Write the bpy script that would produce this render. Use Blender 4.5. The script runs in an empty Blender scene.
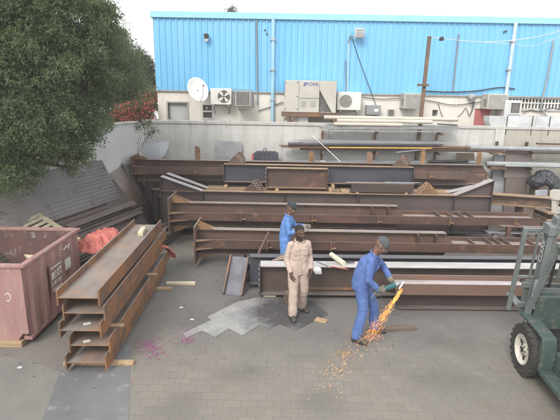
import bpy, bmesh, math, random
import numpy as np
from mathutils import Vector, Matrix, noise as mnoise

random.seed(7)
rng = np.random.default_rng(7)
SC = bpy.context.scene
COL = SC.collection
R = math.radians
PI = math.pi

# ------------------------------------------------------------------ camera model (used to survey the photograph)
F_PX, PITCH, ROLL, EYE = 460.0, R(14.0), R(1.0), 4.0
_fw = Vector((0, math.cos(PITCH), -math.sin(PITCH)))
_u0 = Vector((0, math.sin(PITCH), math.cos(PITCH)))
_r0 = Vector((1, 0, 0))
_rt = _r0 * math.cos(ROLL) + _u0 * math.sin(ROLL)
_up = _u0 * math.cos(ROLL) - _r0 * math.sin(ROLL)

def _ray(x, y):
    return _fw + _rt * ((x - 280) / F_PX) - _up * ((y - 210) / F_PX)

def D(x, y, Y):
    d = _ray(x, y); t = Y / d.y
    return Vector((d.x * t, Y, EYE + d.z * t))

def G(x, y, z=0.0):
    d = _ray(x, y); t = (z - EYE) / d.z
    return Vector((d.x * t, d.y * t, z))

# ------------------------------------------------------------------ materials
def new_mat(name):
    m = bpy.data.materials.new(name); m.use_nodes = True
    nt = m.node_tree
    b = nt.nodes['Principled BSDF']
    return m, nt, b

def nd(nt, typ, **kw):
    n = nt.nodes.new(typ)
    for k, v in kw.items():
        if k in n.inputs.keys():
            n.inputs[k].default_value = v
        else:
            setattr(n, k, v)
    return n

def c4(c):
    return (c[0], c[1], c[2], 1.0)

def mixc(nt, fac, a, b):
    n = nt.nodes.new('ShaderNodeMix'); n.data_type = 'RGBA'
    for sock, v in ((n.inputs[0], fac), (n.inputs[6], a), (n.inputs[7], b)):
        if isinstance(v, (int, float)):
            sock.default_value = v
        elif isinstance(v, tuple):
            sock.default_value = c4(v)
        else:
            nt.links.new(v, sock)
    return n.outputs[2]

def mathn(nt, op, a, b=0.0, clamp=False):
    n = nt.nodes.new('ShaderNodeMath'); n.operation = op; n.use_clamp = clamp
    for s, v in ((n.inputs[0], a), (n.inputs[1], b)):
        if isinstance(v, (int, float)):
            s.default_value = v
        else:
            nt.links.new(v, s)
    return n.outputs[0]

def maprange(nt, v, a, b, c=0.0, d=1.0):
    n = nt.nodes.new('ShaderNodeMapRange')
    nt.links.new(v, n.inputs[0])
    n.inputs[1].default_value = a; n.inputs[2].default_value = b
    n.inputs[3].default_value = c; n.inputs[4].default_value = d
    return n.outputs[0]

def coords(nt, scale=(1, 1, 1), rand=True):
    tc = nt.nodes.new('ShaderNodeTexCoord')
    v = tc.outputs['Object']
    mp = nt.nodes.new('ShaderNodeMapping')
    mp.inputs['Scale'].default_value = scale
    nt.links.new(v, mp.inputs['Vector'])
    v = mp.outputs[0]
    if rand:
        oi = nt.nodes.new('ShaderNodeObjectInfo')
        m = mathn(nt, 'MULTIPLY', oi.outputs['Random'], 40.0)
        va = nt.nodes.new('ShaderNodeVectorMath'); va.operation = 'ADD'
        nt.links.new(v, va.inputs[0])
        cx = nt.nodes.new('ShaderNodeCombineXYZ')
        for i in range(3):
            nt.links.new(m, cx.inputs[i])
        nt.links.new(cx.outputs[0], va.inputs[1])
        v = va.outputs[0]
    return v

def noise_out(nt, vec, scale, detail=5.0, rough=0.6):
    n = nd(nt, 'ShaderNodeTexNoise', Scale=scale, Detail=detail, Roughness=rough)
    nt.links.new(vec, n.inputs['Vector'])
    return n.outputs[0]

def bump(nt, b, h, strength=0.3, dist=0.01):
    n = nd(nt, 'ShaderNodeBump', Strength=strength, Distance=dist)
    nt.links.new(h, n.inputs['Height'])
    nt.links.new(n.outputs[0], b.inputs['Normal'])

def matte(name, c1, c2=None, scale=3.0, rough=0.75, metal=0.0, spots=None, spot_amt=0.5, bmp=0.2, bscale=None, stretch=(1, 1, 1), spec=0.5, c_lo=0.35, c_hi=0.65):
    m, nt, b = new_mat(name)
    c2 = c2 or tuple(x * 0.75 for x in c1)
    v = coords(nt, stretch)
    f = maprange(nt, noise_out(nt, v, scale, 6), c_lo, c_hi)
    col = mixc(nt, f, c1, c2)
    if spots:
        g = maprange(nt, noise_out(nt, v, scale * 3.1, 8, 0.7), 0.66 - 0.2 * spot_amt, 0.76 - 0.2 * spot_amt)
        col = mixc(nt, g, col, spots)
    nt.links.new(col, b.inputs['Base Color'])
    b.inputs['Roughness'].default_value = rough
    b.inputs['Metallic'].default_value = metal
    b.inputs['Specular IOR Level'].default_value = spec
    if bmp:
        bump(nt, b, noise_out(nt, v, bscale or scale * 8, 6), bmp)
    return m

def steel(name, c1, c2, rust, amt=0.4, dust=0.3, rough=0.5, dust_light_c=(0.30, 0.275, 0.25), spec=0.5):  # dust: amount of pale dust plus painted sky light on up-facing faces
    m, nt, b = new_mat(name)
    v = coords(nt, (0.5, 1.6, 1.6))
    v2 = coords(nt, (1, 1, 1))
    f = maprange(nt, noise_out(nt, v, 1.7, 7), 0.36, 0.64)
    col = mixc(nt, f, c1, c2)
    oi = nt.nodes.new('ShaderNodeObjectInfo')
    lum = sum(c1) / 3
    col = mixc(nt, mathn(nt, 'MULTIPLY', oi.outputs['Random'], 0.08 if c1[2] > c1[0] else (0.12 if 'stack' in name else 0.42)), col, (lum * 1.75 + .02, lum * 1.30 + .012, lum * 1.05 + .008))
    fl = maprange(nt, noise_out(nt, v2, 7.0, 10, 0.8), 0.60, 0.66, 0.0, 0.5)
    col = mixc(nt, fl, col, tuple(x * .55 for x in c2))
    g = maprange(nt, noise_out(nt, v2, 2.6, 10, 0.72), 0.68 - 0.3 * amt, 0.80 - 0.25 * amt)
    col = mixc(nt, g, col, rust)
    g2 = maprange(nt, noise_out(nt, v2, 14.0, 6, 0.7), 0.58, 0.72, 0.0, 0.55)
    col = mixc(nt, g2, col, tuple(0.5 * (a + c) for a, c in zip(rust, c1)))
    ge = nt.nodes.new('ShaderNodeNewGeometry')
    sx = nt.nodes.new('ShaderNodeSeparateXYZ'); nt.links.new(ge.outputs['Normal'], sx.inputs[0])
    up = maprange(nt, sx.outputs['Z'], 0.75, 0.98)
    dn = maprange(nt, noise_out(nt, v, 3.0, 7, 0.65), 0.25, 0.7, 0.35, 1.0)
    dd = mathn(nt, 'MULTIPLY', mathn(nt, 'MULTIPLY', up, dn), dust)  # pale dust plus sky light painted into the colour of up-facing faces
    col = mixc(nt, dd, col, dust_light_c)
    nt.links.new(col, b.inputs['Base Color'])
    rr = maprange(nt, noise_out(nt, v2, 5.0, 5), 0.3, 0.7, rough - 0.1, rough + 0.2)
    nt.links.new(rr, b.inputs['Roughness'])
    b.inputs['Specular IOR Level'].default_value = spec
    bump(nt, b, noise_out(nt, v2, 30.0, 6), 0.25, 0.006)
    return m

BRN, BRN2, RUST = (0.112, 0.060, 0.044), (0.062, 0.038, 0.032), (0.20, 0.085, 0.036)
M = {}
M['steel_brown'] = steel('brown mill steel', BRN, BRN2, (0.20, 0.10, 0.055), 0.42, 0.85, dust_light_c=(0.36, 0.315, 0.285))
M['steel_dark'] = steel('dark mill steel', (0.070, 0.046, 0.040), (0.042, 0.031, 0.030), (0.10, 0.055, 0.04), 0.15, 0.6)
M['steel_blue'] = steel('blue grey mill steel', (0.060, 0.064, 0.085), (0.040, 0.042, 0.056), (0.10, 0.06, 0.042), 0.1, 0.35)
M['steel_rust'] = steel('rusty steel', (0.15, 0.075, 0.035), (0.085, 0.05, 0.035), (0.27, 0.125, 0.045), 0.6, 0.25)
M['steel_bright'] = steel('rusty steel with bright trough', (0.17, 0.085, 0.055), (0.12, 0.066, 0.05), (0.22, 0.11, 0.06), 0.4, 0.95, 0.4, (0.52, 0.49, 0.51))  # trough brightness is light put into the colour of up-facing faces
M['steel_tan'] = steel('tan rusted flange', (0.12, 0.075, 0.05), (0.075, 0.05, 0.04), (0.30, 0.17, 0.08), 0.6, 0.85, dust_light_c=(0.44, 0.31, 0.20))
M['steel_purple'] = steel('purplish mill steel', (0.080, 0.060, 0.062), (0.054, 0.043, 0.046), (0.12, 0.07, 0.05), 0.2, 0.4)
M['steel_web_pale'] = steel('blue grey channel web', (0.12, 0.12, 0.145), (0.09, 0.09, 0.11), (0.13, 0.09, 0.07), 0.1, 0.2)
M['steel_white'] = steel('pale steel with light on top', (0.18, 0.17, 0.17), (0.11, 0.105, 0.11), (0.14, 0.085, 0.055), 0.1, 0.85, 0.4, (0.58, 0.56, 0.55))  # pale tone with the light on top flanges painted in
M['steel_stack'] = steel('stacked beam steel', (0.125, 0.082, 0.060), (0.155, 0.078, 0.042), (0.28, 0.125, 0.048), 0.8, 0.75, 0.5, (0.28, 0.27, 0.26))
M['gusset'] = steel('rusty gusset', (0.24, 0.13, 0.055), (0.14, 0.075, 0.04), (0.34, 0.18, 0.06), 0.6, 0.2)
M['steel_heap'] = steel('heaped steel', (0.135, 0.092, 0.082), (0.085, 0.063, 0.058), (0.17, 0.10, 0.07), 0.3, 0.5)
M['edge_steel'] = steel('cut steel edge', (0.22, 0.18, 0.15), (0.14, 0.11, 0.09), (0.25, 0.14, 0.07), 0.3, 0.5)
M['galv'] = matte('galvanised steel', (0.58, 0.59, 0.59), (0.46, 0.475, 0.48), 2.0, 0.45, 0.2, bmp=0.06)
M['alu'] = matte('pale pipe metal', (0.36, 0.37, 0.37), (0.25, 0.26, 0.265), 2.0, 0.5, 0.3, bmp=0.05)
M['cream'] = matte('cream plastic pipe', (0.54, 0.50, 0.41), (0.42, 0.385, 0.32), 1.6, 0.5, bmp=0.03, spots=(0.3, 0.27, 0.22), spot_amt=0.25)
M['grey_sheet'] = matte('grey sheet metal', (0.30, 0.30, 0.31), (0.20, 0.20, 0.21), 2.2, 0.55, 0.2, spots=(0.2, 0.15, 0.12), spot_amt=0.4)
M['pale_sheet'] = matte('pale galvanised sheet', (0.55, 0.58, 0.62), (0.44, 0.47, 0.50), 1.4, 0.4, 0.25, bmp=0.04)
M['wood'] = matte('raw timber', (0.42, 0.30, 0.18), (0.28, 0.19, 0.11), 4, 0.8, stretch=(0.3, 3, 3), bmp=0.3)
M['wood_pale'] = matte('pale timber', (0.62, 0.55, 0.40), (0.48, 0.41, 0.28), 4, 0.8, stretch=(0.3, 3, 3), bmp=0.3)
M['wood_dark'] = matte('weathered timber', (0.17, 0.125, 0.09), (0.10, 0.075, 0.06), 4, 0.85, stretch=(0.3, 3, 3), bmp=0.4)
M['board'] = matte('brown board', (0.21, 0.16, 0.11), (0.15, 0.115, 0.085), 3, 0.8)
M['skip_red'] = matte('faded red skip paint', (0.355, 0.215, 0.195), (0.275, 0.155, 0.140), 2.2, 0.75, spots=(0.36, 0.26, 0.23), spot_amt=0.55, bmp=0.2, stretch=(1.5, 1.5, 0.35), spec=0.3)
M['skip_in'] = matte('scraped skip inside', (0.15, 0.075, 0.07), (0.09, 0.06, 0.055), 2.4, 0.75, spots=(0.27, 0.24, 0.23), spot_amt=0.5)
M['placard'] = matte('placard brown', (0.30, 0.19, 0.17), (0.24, 0.15, 0.14), 4, 0.6)
M['white_paint'] = matte('white paint', (0.72, 0.71, 0.68), (0.6, 0.59, 0.56), 5, 0.6, bmp=0.05)
M['tarp_red'] = matte('red tarpaulin', (0.56, 0.17, 0.14), (0.44, 0.12, 0.10), 6, 0.6, bmp=0.4)
M['tarp_black'] = matte('black plastic bundle', (0.035, 0.037, 0.045), (0.02, 0.02, 0.025), 5, 0.35, bmp=0.4)
M['green'] = matte('green forklift paint', (0.060, 0.092, 0.080), (0.042, 0.066, 0.058), 2.5, 0.6, spots=(0.13, 0.125, 0.11), spot_amt=0.6, bmp=0.08)
M['mast'] = matte('grey green mast paint', (0.175, 0.195, 0.185), (0.125, 0.142, 0.135), 3, 0.5, spots=(0.08, 0.075, 0.07), spot_amt=0.3)
M['tyre'] = matte('worn black tyre', (0.028, 0.027, 0.026), (0.05, 0.046, 0.042), 6, 0.85, bmp=0.4)
M['rim'] = matte('dirty white rim', (0.58, 0.55, 0.47), (0.42, 0.39, 0.33), 5, 0.6, spots=(0.16, 0.13, 0.1), spot_amt=0.4)
M['black'] = matte('black plastic', (0.022, 0.022, 0.024), (0.03, 0.03, 0.032), 5, 0.5)
M['grease'] = matte('greasy dark metal', (0.05, 0.048, 0.045), (0.03, 0.03, 0.03), 5, 0.45, 0.4)
M['ac_white'] = matte('white unit casing', (0.68, 0.67, 0.63), (0.58, 0.57, 0.52), 2, 0.5, bmp=0.04)
M['ac_beige'] = matte('beige unit casing', (0.50, 0.48, 0.43), (0.41, 0.39, 0.34), 1.2, 0.55, bmp=0.05, spots=(0.33, 0.28, 0.22), spot_amt=0.25)
M['grille'] = matte('dusty coil grille', (0.14, 0.13, 0.12), (0.09, 0.085, 0.08), 6, 0.7)
M['grille_pale'] = matte('pale louvre grille', (0.34, 0.33, 0.31), (0.26, 0.25, 0.23), 6, 0.7)
M['dish'] = matte('white satellite dish', (0.76, 0.75, 0.71), (0.68, 0.67, 0.63), 3, 0.5, bmp=0.02)
M['conduit'] = matte('grey conduit', (0.22, 0.24, 0.26), (0.17, 0.18, 0.2), 3, 0.5)
M['pipe_blue'] = matte('pale blue downpipe', (0.33, 0.55, 0.68), (0.27, 0.47, 0.60), 3, 0.45)
M['pipe_pale'] = matte('pale downpipe', (0.50, 0.62, 0.66), (0.42, 0.52, 0.56), 3, 0.45)
M['cable'] = matte('dark cable', (0.05, 0.05, 0.055), (0.035, 0.035, 0.04), 3, 0.6)
M['cable_pale'] = matte('pale cable', (0.6, 0.6, 0.6), (0.5, 0.5, 0.5), 3, 0.6)
M['door_red'] = matte('faded red door', (0.50, 0.17, 0.16), (0.42, 0.13, 0.125), 2, 0.6)
M['shutter'] = matte('grey roller shutter', (0.46, 0.46, 0.44), (0.38, 0.38, 0.36), 2, 0.6)
M['frame_grey'] = matte('window frame', (0.38, 0.37, 0.35), (0.3, 0.29, 0.28), 3, 0.6)
M['yellow_bar'] = matte('yellow painted bar', (0.55, 0.38, 0.07), (0.4, 0.28, 0.06), 5, 0.6)
M['paper'] = matte('white paper', (0.75, 0.74, 0.71), (0.66, 0.65, 0.62), 9, 0.8)
M['cloth_cream'] = matte('cream rolled cloth', (0.64, 0.60, 0.47), (0.5, 0.46, 0.35), 12, 0.9, bmp=0.4)
M['petal'] = matte('magenta petals', (0.42, 0.06, 0.27), (0.30, 0.045, 0.20), 9, 0.8, bmp=0)
M['bract'] = matte('red bracts', (0.74, 0.19, 0.135), (0.60, 0.13, 0.12), 4, 0.8, bmp=0)
M['skin'] = matte('dark brown skin', (0.105, 0.056, 0.037), (0.080, 0.042, 0.028), 18, 0.5, bmp=0.1)
M['skin_mid'] = matte('brown skin', (0.17, 0.092, 0.060), (0.13, 0.07, 0.046), 18, 0.5, bmp=0.1)
M['lip'] = matte('lips', (0.095, 0.042, 0.036), (0.08, 0.035, 0.03), 18, 0.5, bmp=0)
M['hair'] = matte('black hair', (0.012, 0.011, 0.011), (0.02, 0.018, 0.018), 60, 0.8, bmp=0.6)
M['cap_grey'] = matte('grey knitted cap', (0.10, 0.105, 0.11), (0.07, 0.072, 0.078), 60, 0.95, bmp=0.6)
M['cap_dark'] = matte('dark grey cap', (0.035, 0.042, 0.052), (0.025, 0.03, 0.038), 40, 0.9, bmp=0.4)
M['eye'] = matte('eye white', (0.13, 0.11, 0.10), (0.11, 0.09, 0.085), 9, 0.5, bmp=0)
M['pink'] = matte('pale pink coverall', (0.49, 0.385, 0.33), (0.41, 0.315, 0.265), 7, 0.9, bmp=0.25, bscale=120, spots=(0.33, 0.24, 0.20), spot_amt=0.3)
M['pink_dk'] = matte('pink seam', (0.44, 0.31, 0.26), (0.38, 0.26, 0.22), 7, 0.9)
M['blue_cloth'] = matte('blue coverall', (0.092, 0.155, 0.37), (0.062, 0.110, 0.28), 6, 0.9, bmp=0.25, bscale=120)
M['blue_cloth2'] = matte('faded light blue coverall', (0.115, 0.24, 0.52), (0.085, 0.18, 0.42), 6, 0.9, bmp=0.25, bscale=120)
M['blue_dk'] = matte('blue seam', (0.05, 0.10, 0.28), (0.04, 0.08, 0.28), 6, 0.9)
M['boot'] = matte('dusty black boot', (0.035, 0.032, 0.03), (0.07, 0.062, 0.055), 12, 0.7)
M['glove'] = matte('dirty work glove', (0.22, 0.20, 0.15), (0.15, 0.135, 0.10), 14, 0.95, bmp=0.4)
M['glove_grey'] = matte('grey work glove', (0.27, 0.25, 0.21), (0.2, 0.185, 0.155), 14, 0.95, bmp=0.4)
M['teal'] = matte('teal tool casing', (0.03, 0.125, 0.135), (0.022, 0.10, 0.11), 8, 0.45)
M['tool_metal'] = matte('tool gear head', (0.5, 0.5, 0.5), (0.38, 0.38, 0.38), 8, 0.35, 0.6)
M['grille_text'] = matte('worn white lettering', (0.42, 0.43, 0.42), (0.33, 0.34, 0.33), 14, 0.7, bmp=0)
M['slate'] = matte('shoulder soot board', (0.11, 0.08, 0.06), (0.08, 0.06, 0.05), 8, 0.8)
M['bark'] = matte('bark', (0.09, 0.07, 0.055), (0.06, 0.047, 0.038), 6, 0.9, bmp=0.6)
M['lamp_glass'] = matte('lamp glass', (0.6, 0.6, 0.6), (0.5, 0.5, 0.5), 4, 0.2)
M['ylogo'] = matte('dark blue lettering', (0.12, 0.14, 0.30), (0.10, 0.12, 0.26), 4, 0.5, bmp=0)

def leaf_mat(name, c1, c2, c3, zsc=0.55):
    m, nt, b = new_mat(name)
    v = coords(nt, rand=False)
    ge = nt.nodes.new('ShaderNodeNewGeometry')
    f = maprange(nt, noise_out(nt, v, zsc, 3), 0.35, 0.65)
    col = mixc(nt, f, c1, c2)
    rr = maprange(nt, ge.outputs['Random Per Island'], 0.45, 1.0, 0.0, 0.8)
    col = mixc(nt, rr, col, c3)
    nt.links.new(col, b.inputs['Base Color'])
    b.inputs['Roughness'].default_value = 0.5
    b.inputs['Subsurface Weight'].default_value = 0.0
    # thin leaves let some light through
    tr = nt.nodes.new('ShaderNodeBsdfTranslucent')
    nt.links.new(col, tr.inputs[0])
    mx = nt.nodes.new('ShaderNodeMixShader'); mx.inputs[0].default_value = 0.62
    out = nt.nodes['Material Output']
    nt.links.new(b.outputs[0], mx.inputs[1]); nt.links.new(tr.outputs[0], mx.inputs[2])
    nt.links.new(mx.outputs[0], out.inputs[0])
    return m
M['leaf'] = leaf_mat('tree leaves', (0.125, 0.180, 0.090), (0.195, 0.25, 0.115), (0.27, 0.31, 0.165), 0.9)
M['leaf_far'] = leaf_mat('far tree leaves', (0.085, 0.11, 0.06), (0.12, 0.14, 0.075), (0.15, 0.17, 0.09))
M['leaf_bush'] = leaf_mat('bush leaves', (0.08, 0.11, 0.045), (0.12, 0.14, 0.06), (0.16, 0.17, 0.08))

def wall_mat(name, c1, c2, stain, block=None, stain_amt=0.5, bmpS=0.3):
    m, nt, b = new_mat(name)
    v = coords(nt, rand=False)
    col = mixc(nt, maprange(nt, noise_out(nt, v, 1.1, 7, 0.65), 0.3, 0.7), c1, c2)
    vs = coords(nt, (3.2, 3.2, 0.28), rand=False)
    s = maprange(nt, noise_out(nt, vs, 1.3, 7, 0.7), 0.62 - 0.2 * stain_amt, 0.9 - 0.2 * stain_amt, 0.0, 0.75)
    col = mixc(nt, s, col, stain)
    p = maprange(nt, noise_out(nt, v, 2.3, 9, 0.75), 0.60, 0.68, 0.0, 0.5)
    col = mixc(nt, p, col, stain)
    if block:
        tc = nt.nodes.new('ShaderNodeTexCoord')
        sp = nt.nodes.new('ShaderNodeSeparateXYZ'); nt.links.new(tc.outputs['Object'], sp.inputs[0])
        cb = nt.nodes.new('ShaderNodeCombineXYZ')
        nt.links.new(sp.outputs[0], cb.inputs[0]); nt.links.new(sp.outputs[2], cb.inputs[1])
        br = nd(nt, 'ShaderNodeTexBrick')
        nt.links.new(cb.outputs[0], br.inputs['Vector'])
        br.inputs['Scale'].default_value = 1.0
        br.inputs['Brick Width'].default_value = block[0]; br.inputs['Row Height'].default_value = block[1]
        br.inputs['Mortar Size'].default_value = 0.009; br.inputs['Mortar Smooth'].default_value = 0.4
        br.inputs['Color1'].default_value = (1, 1, 1, 1); br.inputs['Color2'].default_value = (0.72, 0.72, 0.72, 1)
        br.inputs['Mortar'].default_value = (0.25, 0.25, 0.25, 1)
        mm = nt.nodes.new('ShaderNodeMix'); mm.data_type = 'RGBA'; mm.blend_type = 'MULTIPLY'
        mm.inputs[0].default_value = 0.13
        nt.links.new(col, mm.inputs[6]); nt.links.new(br.outputs[0], mm.inputs[7])
        col = mm.outputs[2]
    nt.links.new(col, b.inputs['Base Color'])
    b.inputs['Roughness'].default_value = 0.9
    bump(nt, b, noise_out(nt, v, 14, 8), bmpS, 0.02)
    return m
M['block_wall'] = wall_mat('whitewashed block wall', (0.58, 0.575, 0.55), (0.43, 0.425, 0.40), (0.27, 0.25, 0.22), (0.42, 0.21), 0.62)
M['block_wall_bare'] = wall_mat('bare block wall', (0.44, 0.415, 0.355), (0.33, 0.31, 0.265), (0.22, 0.21, 0.17), (0.42, 0.21), 0.6)
M['left_wall'] = wall_mat('plastered white wall', (0.60, 0.60, 0.58), (0.50, 0.50, 0.48), (0.32, 0.31, 0.29), None, 0.4)
M['plaster'] = wall_mat('cream white plaster', (0.70, 0.665, 0.60), (0.62, 0.585, 0.52), (0.44, 0.38, 0.30), None, 0.35, 0.15)
M['coping'] = wall_mat('coping concrete', (0.50, 0.49, 0.46), (0.38, 0.37, 0.35), (0.22, 0.20, 0.18), None, 0.6)

def clad_mat(name, c1, c2):
    m, nt, b = new_mat(name)
    v = coords(nt, (1.0, 1.0, 0.12), rand=False)
    col = mixc(nt, maprange(nt, noise_out(nt, v, 2.0, 6, 0.6), 0.3, 0.7), c1, c2)
    vv = coords(nt, (1.0, 1.0, 0.6), rand=False)
    p = maprange(nt, noise_out(nt, vv, 0.7, 6, 0.7), 0.55, 0.75, 0.0, 0.35)
    tc = nt.nodes.new('ShaderNodeTexCoord'); sx = nt.nodes.new('ShaderNodeSeparateXYZ'); nt.links.new(tc.outputs['Object'], sx.inputs[0])
    wn = nt.nodes.new('ShaderNodeTexWhiteNoise'); wn.noise_dimensions = '1D'
    nt.links.new(mathn(nt, 'FLOOR', mathn(nt, 'MULTIPLY', sx.outputs[0], 1.0)), wn.inputs['W'])
    col = mixc(nt, mathn(nt, 'MULTIPLY', wn.outputs['Value'], 0.28), col, (0.24, 0.50, 0.70))
    vt = coords(nt, (6.0, 6.0, 0.25), rand=False)
    col = mixc(nt, maprange(nt, noise_out(nt, vt, 1.2, 6, 0.7), 0.56, 0.80, 0.0, 0.30), col, (0.26, 0.40, 0.48))
    col = mixc(nt, p, col, (0.30, 0.50, 0.62))
    nt.links.new(col, b.inputs['Base Color'])
    b.inputs['Roughness'].default_value = 0.45
    return m
M['clad'] = clad_mat('sky blue cladding', (0.175, 0.47, 0.72), (0.145, 0.42, 0.67))
M['trim_blue'] = clad_mat('pale blue trim', (0.30, 0.58, 0.76), (0.26, 0.53, 0.72))

def ground_mat():
    m, nt, b = new_mat('block paving')
    v = coords(nt, rand=False)
    # slight wander so that courses are not ruler straight
    wn = nt.nodes.new('ShaderNodeTexNoise'); wn.inputs['Scale'].default_value = 0.8; nt.links.new(v, wn.inputs['Vector'])
    wv = nt.nodes.new('ShaderNodeVectorMath'); wv.operation = 'SCALE'; wv.inputs['Scale'].default_value = 0.09
    nt.links.new(wn.outputs['Color'], wv.inputs[0])
    av = nt.nodes.new('ShaderNodeVectorMath'); av.operation = 'ADD'
    nt.links.new(v, av.inputs[0]); nt.links.new(wv.outputs[0], av.inputs[1])
    def brick(w, h, mort):
        br = nd(nt, 'ShaderNodeTexBrick')
        nt.links.new(av.outputs[0], br.inputs['Vector'])
        br.inputs['Scale'].default_value = 1.0
        br.inputs['Brick Width'].default_value = w; br.inputs['Row Height'].default_value = h
        br.inputs['Mortar Size'].default_value = mort; br.inputs['Mortar Smooth'].default_value = 0.3
        br.inputs['Color1'].default_value = (0.0, 0, 0, 1); br.inputs['Color2'].default_value = (1, 1, 1, 1)
        br.inputs['Mortar'].default_value = (0.5, 0.5, 0.5, 1)
        return br
    b1 = brick(0.22, 0.16, 0.006)
    b2 = brick(0.22, 0.08, 0.004)
    base = mixc(nt, maprange(nt, b1.outputs[0], 0.0, 1.0), (0.218, 0.195, 0.166), (0.190, 0.172, 0.148))
    base = mixc(nt, maprange(nt, noise_out(nt, v, 0.55, 6, 0.6), 0.35, 0.65, 0.0, 0.7), base, (0.172, 0.162, 0.142))
    base = mixc(nt, maprange(nt, noise_out(nt, v, 3.3, 8, 0.7), 0.5, 0.75, 0.0, 0.5), base, (0.16, 0.155, 0.145))
    base = mixc(nt, maprange(nt, noise_out(nt, v, 22.0, 6, 0.7), 0.55, 0.75, 0.0, 0.45), base, (0.235, 0.22, 0.195))
    base = mixc(nt, mathn(nt, 'MULTIPLY', b1.outputs['Fac'], 0.38), base, (0.105, 0.10, 0.092))
    base = mixc(nt, mathn(nt, 'MULTIPLY', b2.outputs['Fac'], 0.14), base, (0.12, 0.115, 0.105))
    # dirt, oil and soot stains of the working area
    def blob(cx, cy, rx, ry, a, b_, amt, colr, base):
        sv = nt.nodes.new('ShaderNodeVectorMath'); sv.operation = 'SUBTRACT'; nt.links.new(v, sv.inputs[0]); sv.inputs[1].default_value = (cx, cy, 0)
        mv = nt.nodes.new('ShaderNodeVectorMath'); mv.operation = 'MULTIPLY'; nt.links.new(sv.outputs[0], mv.inputs[0]); mv.inputs[1].default_value = (1 / rx, 1 / ry, 0)
        ln = nt.nodes.new('ShaderNodeVectorMath'); ln.operation = 'LENGTH'; nt.links.new(mv.outputs[0], ln.inputs[0])
        d = mathn(nt, 'ADD', ln.outputs['Value'], mathn(nt, 'MULTIPLY', mathn(nt, 'SUBTRACT', noise_out(nt, v, 1.9, 8, 0.7), 0.5), 1.6))
        f = maprange(nt, d, a, b_, amt, 0.0)
        return mixc(nt, f, base, colr)
    base = blob(1.2, 8.9, 6.5, 2.6, 0.55, 1.15, 0.55, (0.115, 0.115, 0.118), base)
    base = blob(-0.1, 8.25, 0.95, 0.65, 0.4, 1.1, 0.85, (0.035, 0.034, 0.034), base)
    base = blob(1.6, 7.3, 1.9, 0.5, 0.4, 1.2, 0.4, (0.12, 0.115, 0.11), base)
    base = blob(-4.6, 6.9, 2.0, 1.2, 0.4, 1.2, 0.4, (0.15, 0.14, 0.135), base)
    for cx_, cy_, rx_, ry_, am_ in ((-.6, 6.0, .5, .25, .35), (2.4, 5.9, .7, .3, .3), (.6, 5.4, .35, .3, .35), (3.0, 7.0, .6, .4, .35), (-1.5, 7.8, .5, .5, .35), (-1.3, 5.2, .4, .5, .3)):
        base = blob(cx_, cy_, rx_, ry_, 0.3, 1.2, am_, (0.095, 0.090, 0.082), base)
    base = blob(1.05, 6.6, 0.22, 0.14, 0.5, 1.0, 0.5, (0.21, 0.15, 0.09), base)
    # moss and rust tinted patches
    base = mixc(nt, maprange(nt, noise_out(nt, v, 0.9, 7, 0.7), 0.54, 0.72, 0.0, 0.45), base, (0.145, 0.118, 0.088))
    nt.links.new(base, b.inputs['Base Color'])
    b.inputs['Roughness'].default_value = 0.9
    b.inputs['Specular IOR Level'].default_value = 0.25
    h = mathn(nt, 'SUBTRACT', mathn(nt, 'MULTIPLY', noise_out(nt, v, 18, 8, 0.7), 0.7), mathn(nt, 'ADD', b1.outputs['Fac'], mathn(nt, 'MULTIPLY', b2.outputs['Fac'], 0.4)))
    bump(nt, b, h, 0.22, 0.006)
    return m
M['paving'] = ground_mat()
M['slab'] = matte('smooth dark concrete', (0.165, 0.163, 0.162), (0.115, 0.115, 0.119), 1.4, 0.75, spots=(0.22, 0.22, 0.215), spot_amt=0.45, bmp=0.25, c_lo=0.3, c_hi=0.7)
M['slab_pale'] = matte('pale concrete', (0.20, 0.192, 0.172), (0.155, 0.15, 0.138), 1.4, 0.85, spots=(0.15, 0.145, 0.14), spot_amt=0.35, bmp=0.3)
M['sooty_plate'] = None
def sooty():
    m, nt, b = new_mat('pale sheet with soot')
    v = coords(nt, rand=False)
    col = mixc(nt, maprange(nt, noise_out(nt, v, 2.5, 7), 0.35, 0.65), (0.31, 0.31, 0.30), (0.225, 0.225, 0.22))
    sv = nt.nodes.new('ShaderNodeVectorMath'); sv.operation = 'DISTANCE'; nt.links.new(v, sv.inputs[0]); sv.inputs[1].default_value = (0.35, 8.05, 0)
    d = mathn(nt, 'ADD', sv.outputs['Value'], mathn(nt, 'MULTIPLY', mathn(nt, 'SUBTRACT', noise_out(nt, v, 2.2, 8, 0.7), 0.5), 1.3))
    col = mixc(nt, maprange(nt, d, 0.55, 1.2, 0.92, 0.0), col, (0.05, 0.048, 0.048))
    g = maprange(nt, noise_out(nt, v, 9, 8, 0.7), 0.55, 0.7, 0.0, 0.5)
    col = mixc(nt, g, col, (0.2, 0.195, 0.19))
    nt.links.new(col, b.inputs['Base Color']); b.inputs['Roughness'].default_value = 0.85; b.inputs['Specular IOR Level'].default_value = 0.2
    bump(nt, b, noise_out(nt, v, 25, 6), 0.2, 0.005)
    return m
M['sooty_plate'] = sooty()

def emis(name, col, s):
    m, nt, b = new_mat(name)
    b.inputs['Base Color'].default_value = c4(col)
    b.inputs['Emission Color'].default_value = c4(col)
    b.inputs['Emission Strength'].default_value = s
    return m
M['spark'] = emis('glowing sparks', (1.0, 0.40, 0.08), 0.34)
M['spark_hot'] = emis('white hot sparks', (1.0, 0.58, 0.20), 0.60)

# ------------------------------------------------------------------ object helpers
def empty(name, loc=(0, 0, 0), rz=0.0, parent=None, rot=None):
    o = bpy.data.objects.new(name, None); COL.objects.link(o)
    o.location = loc; o.rotation_euler = rot or (0, 0, rz); o.empty_display_size = 0.1
    if parent: o.parent = parent
    return o

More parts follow.
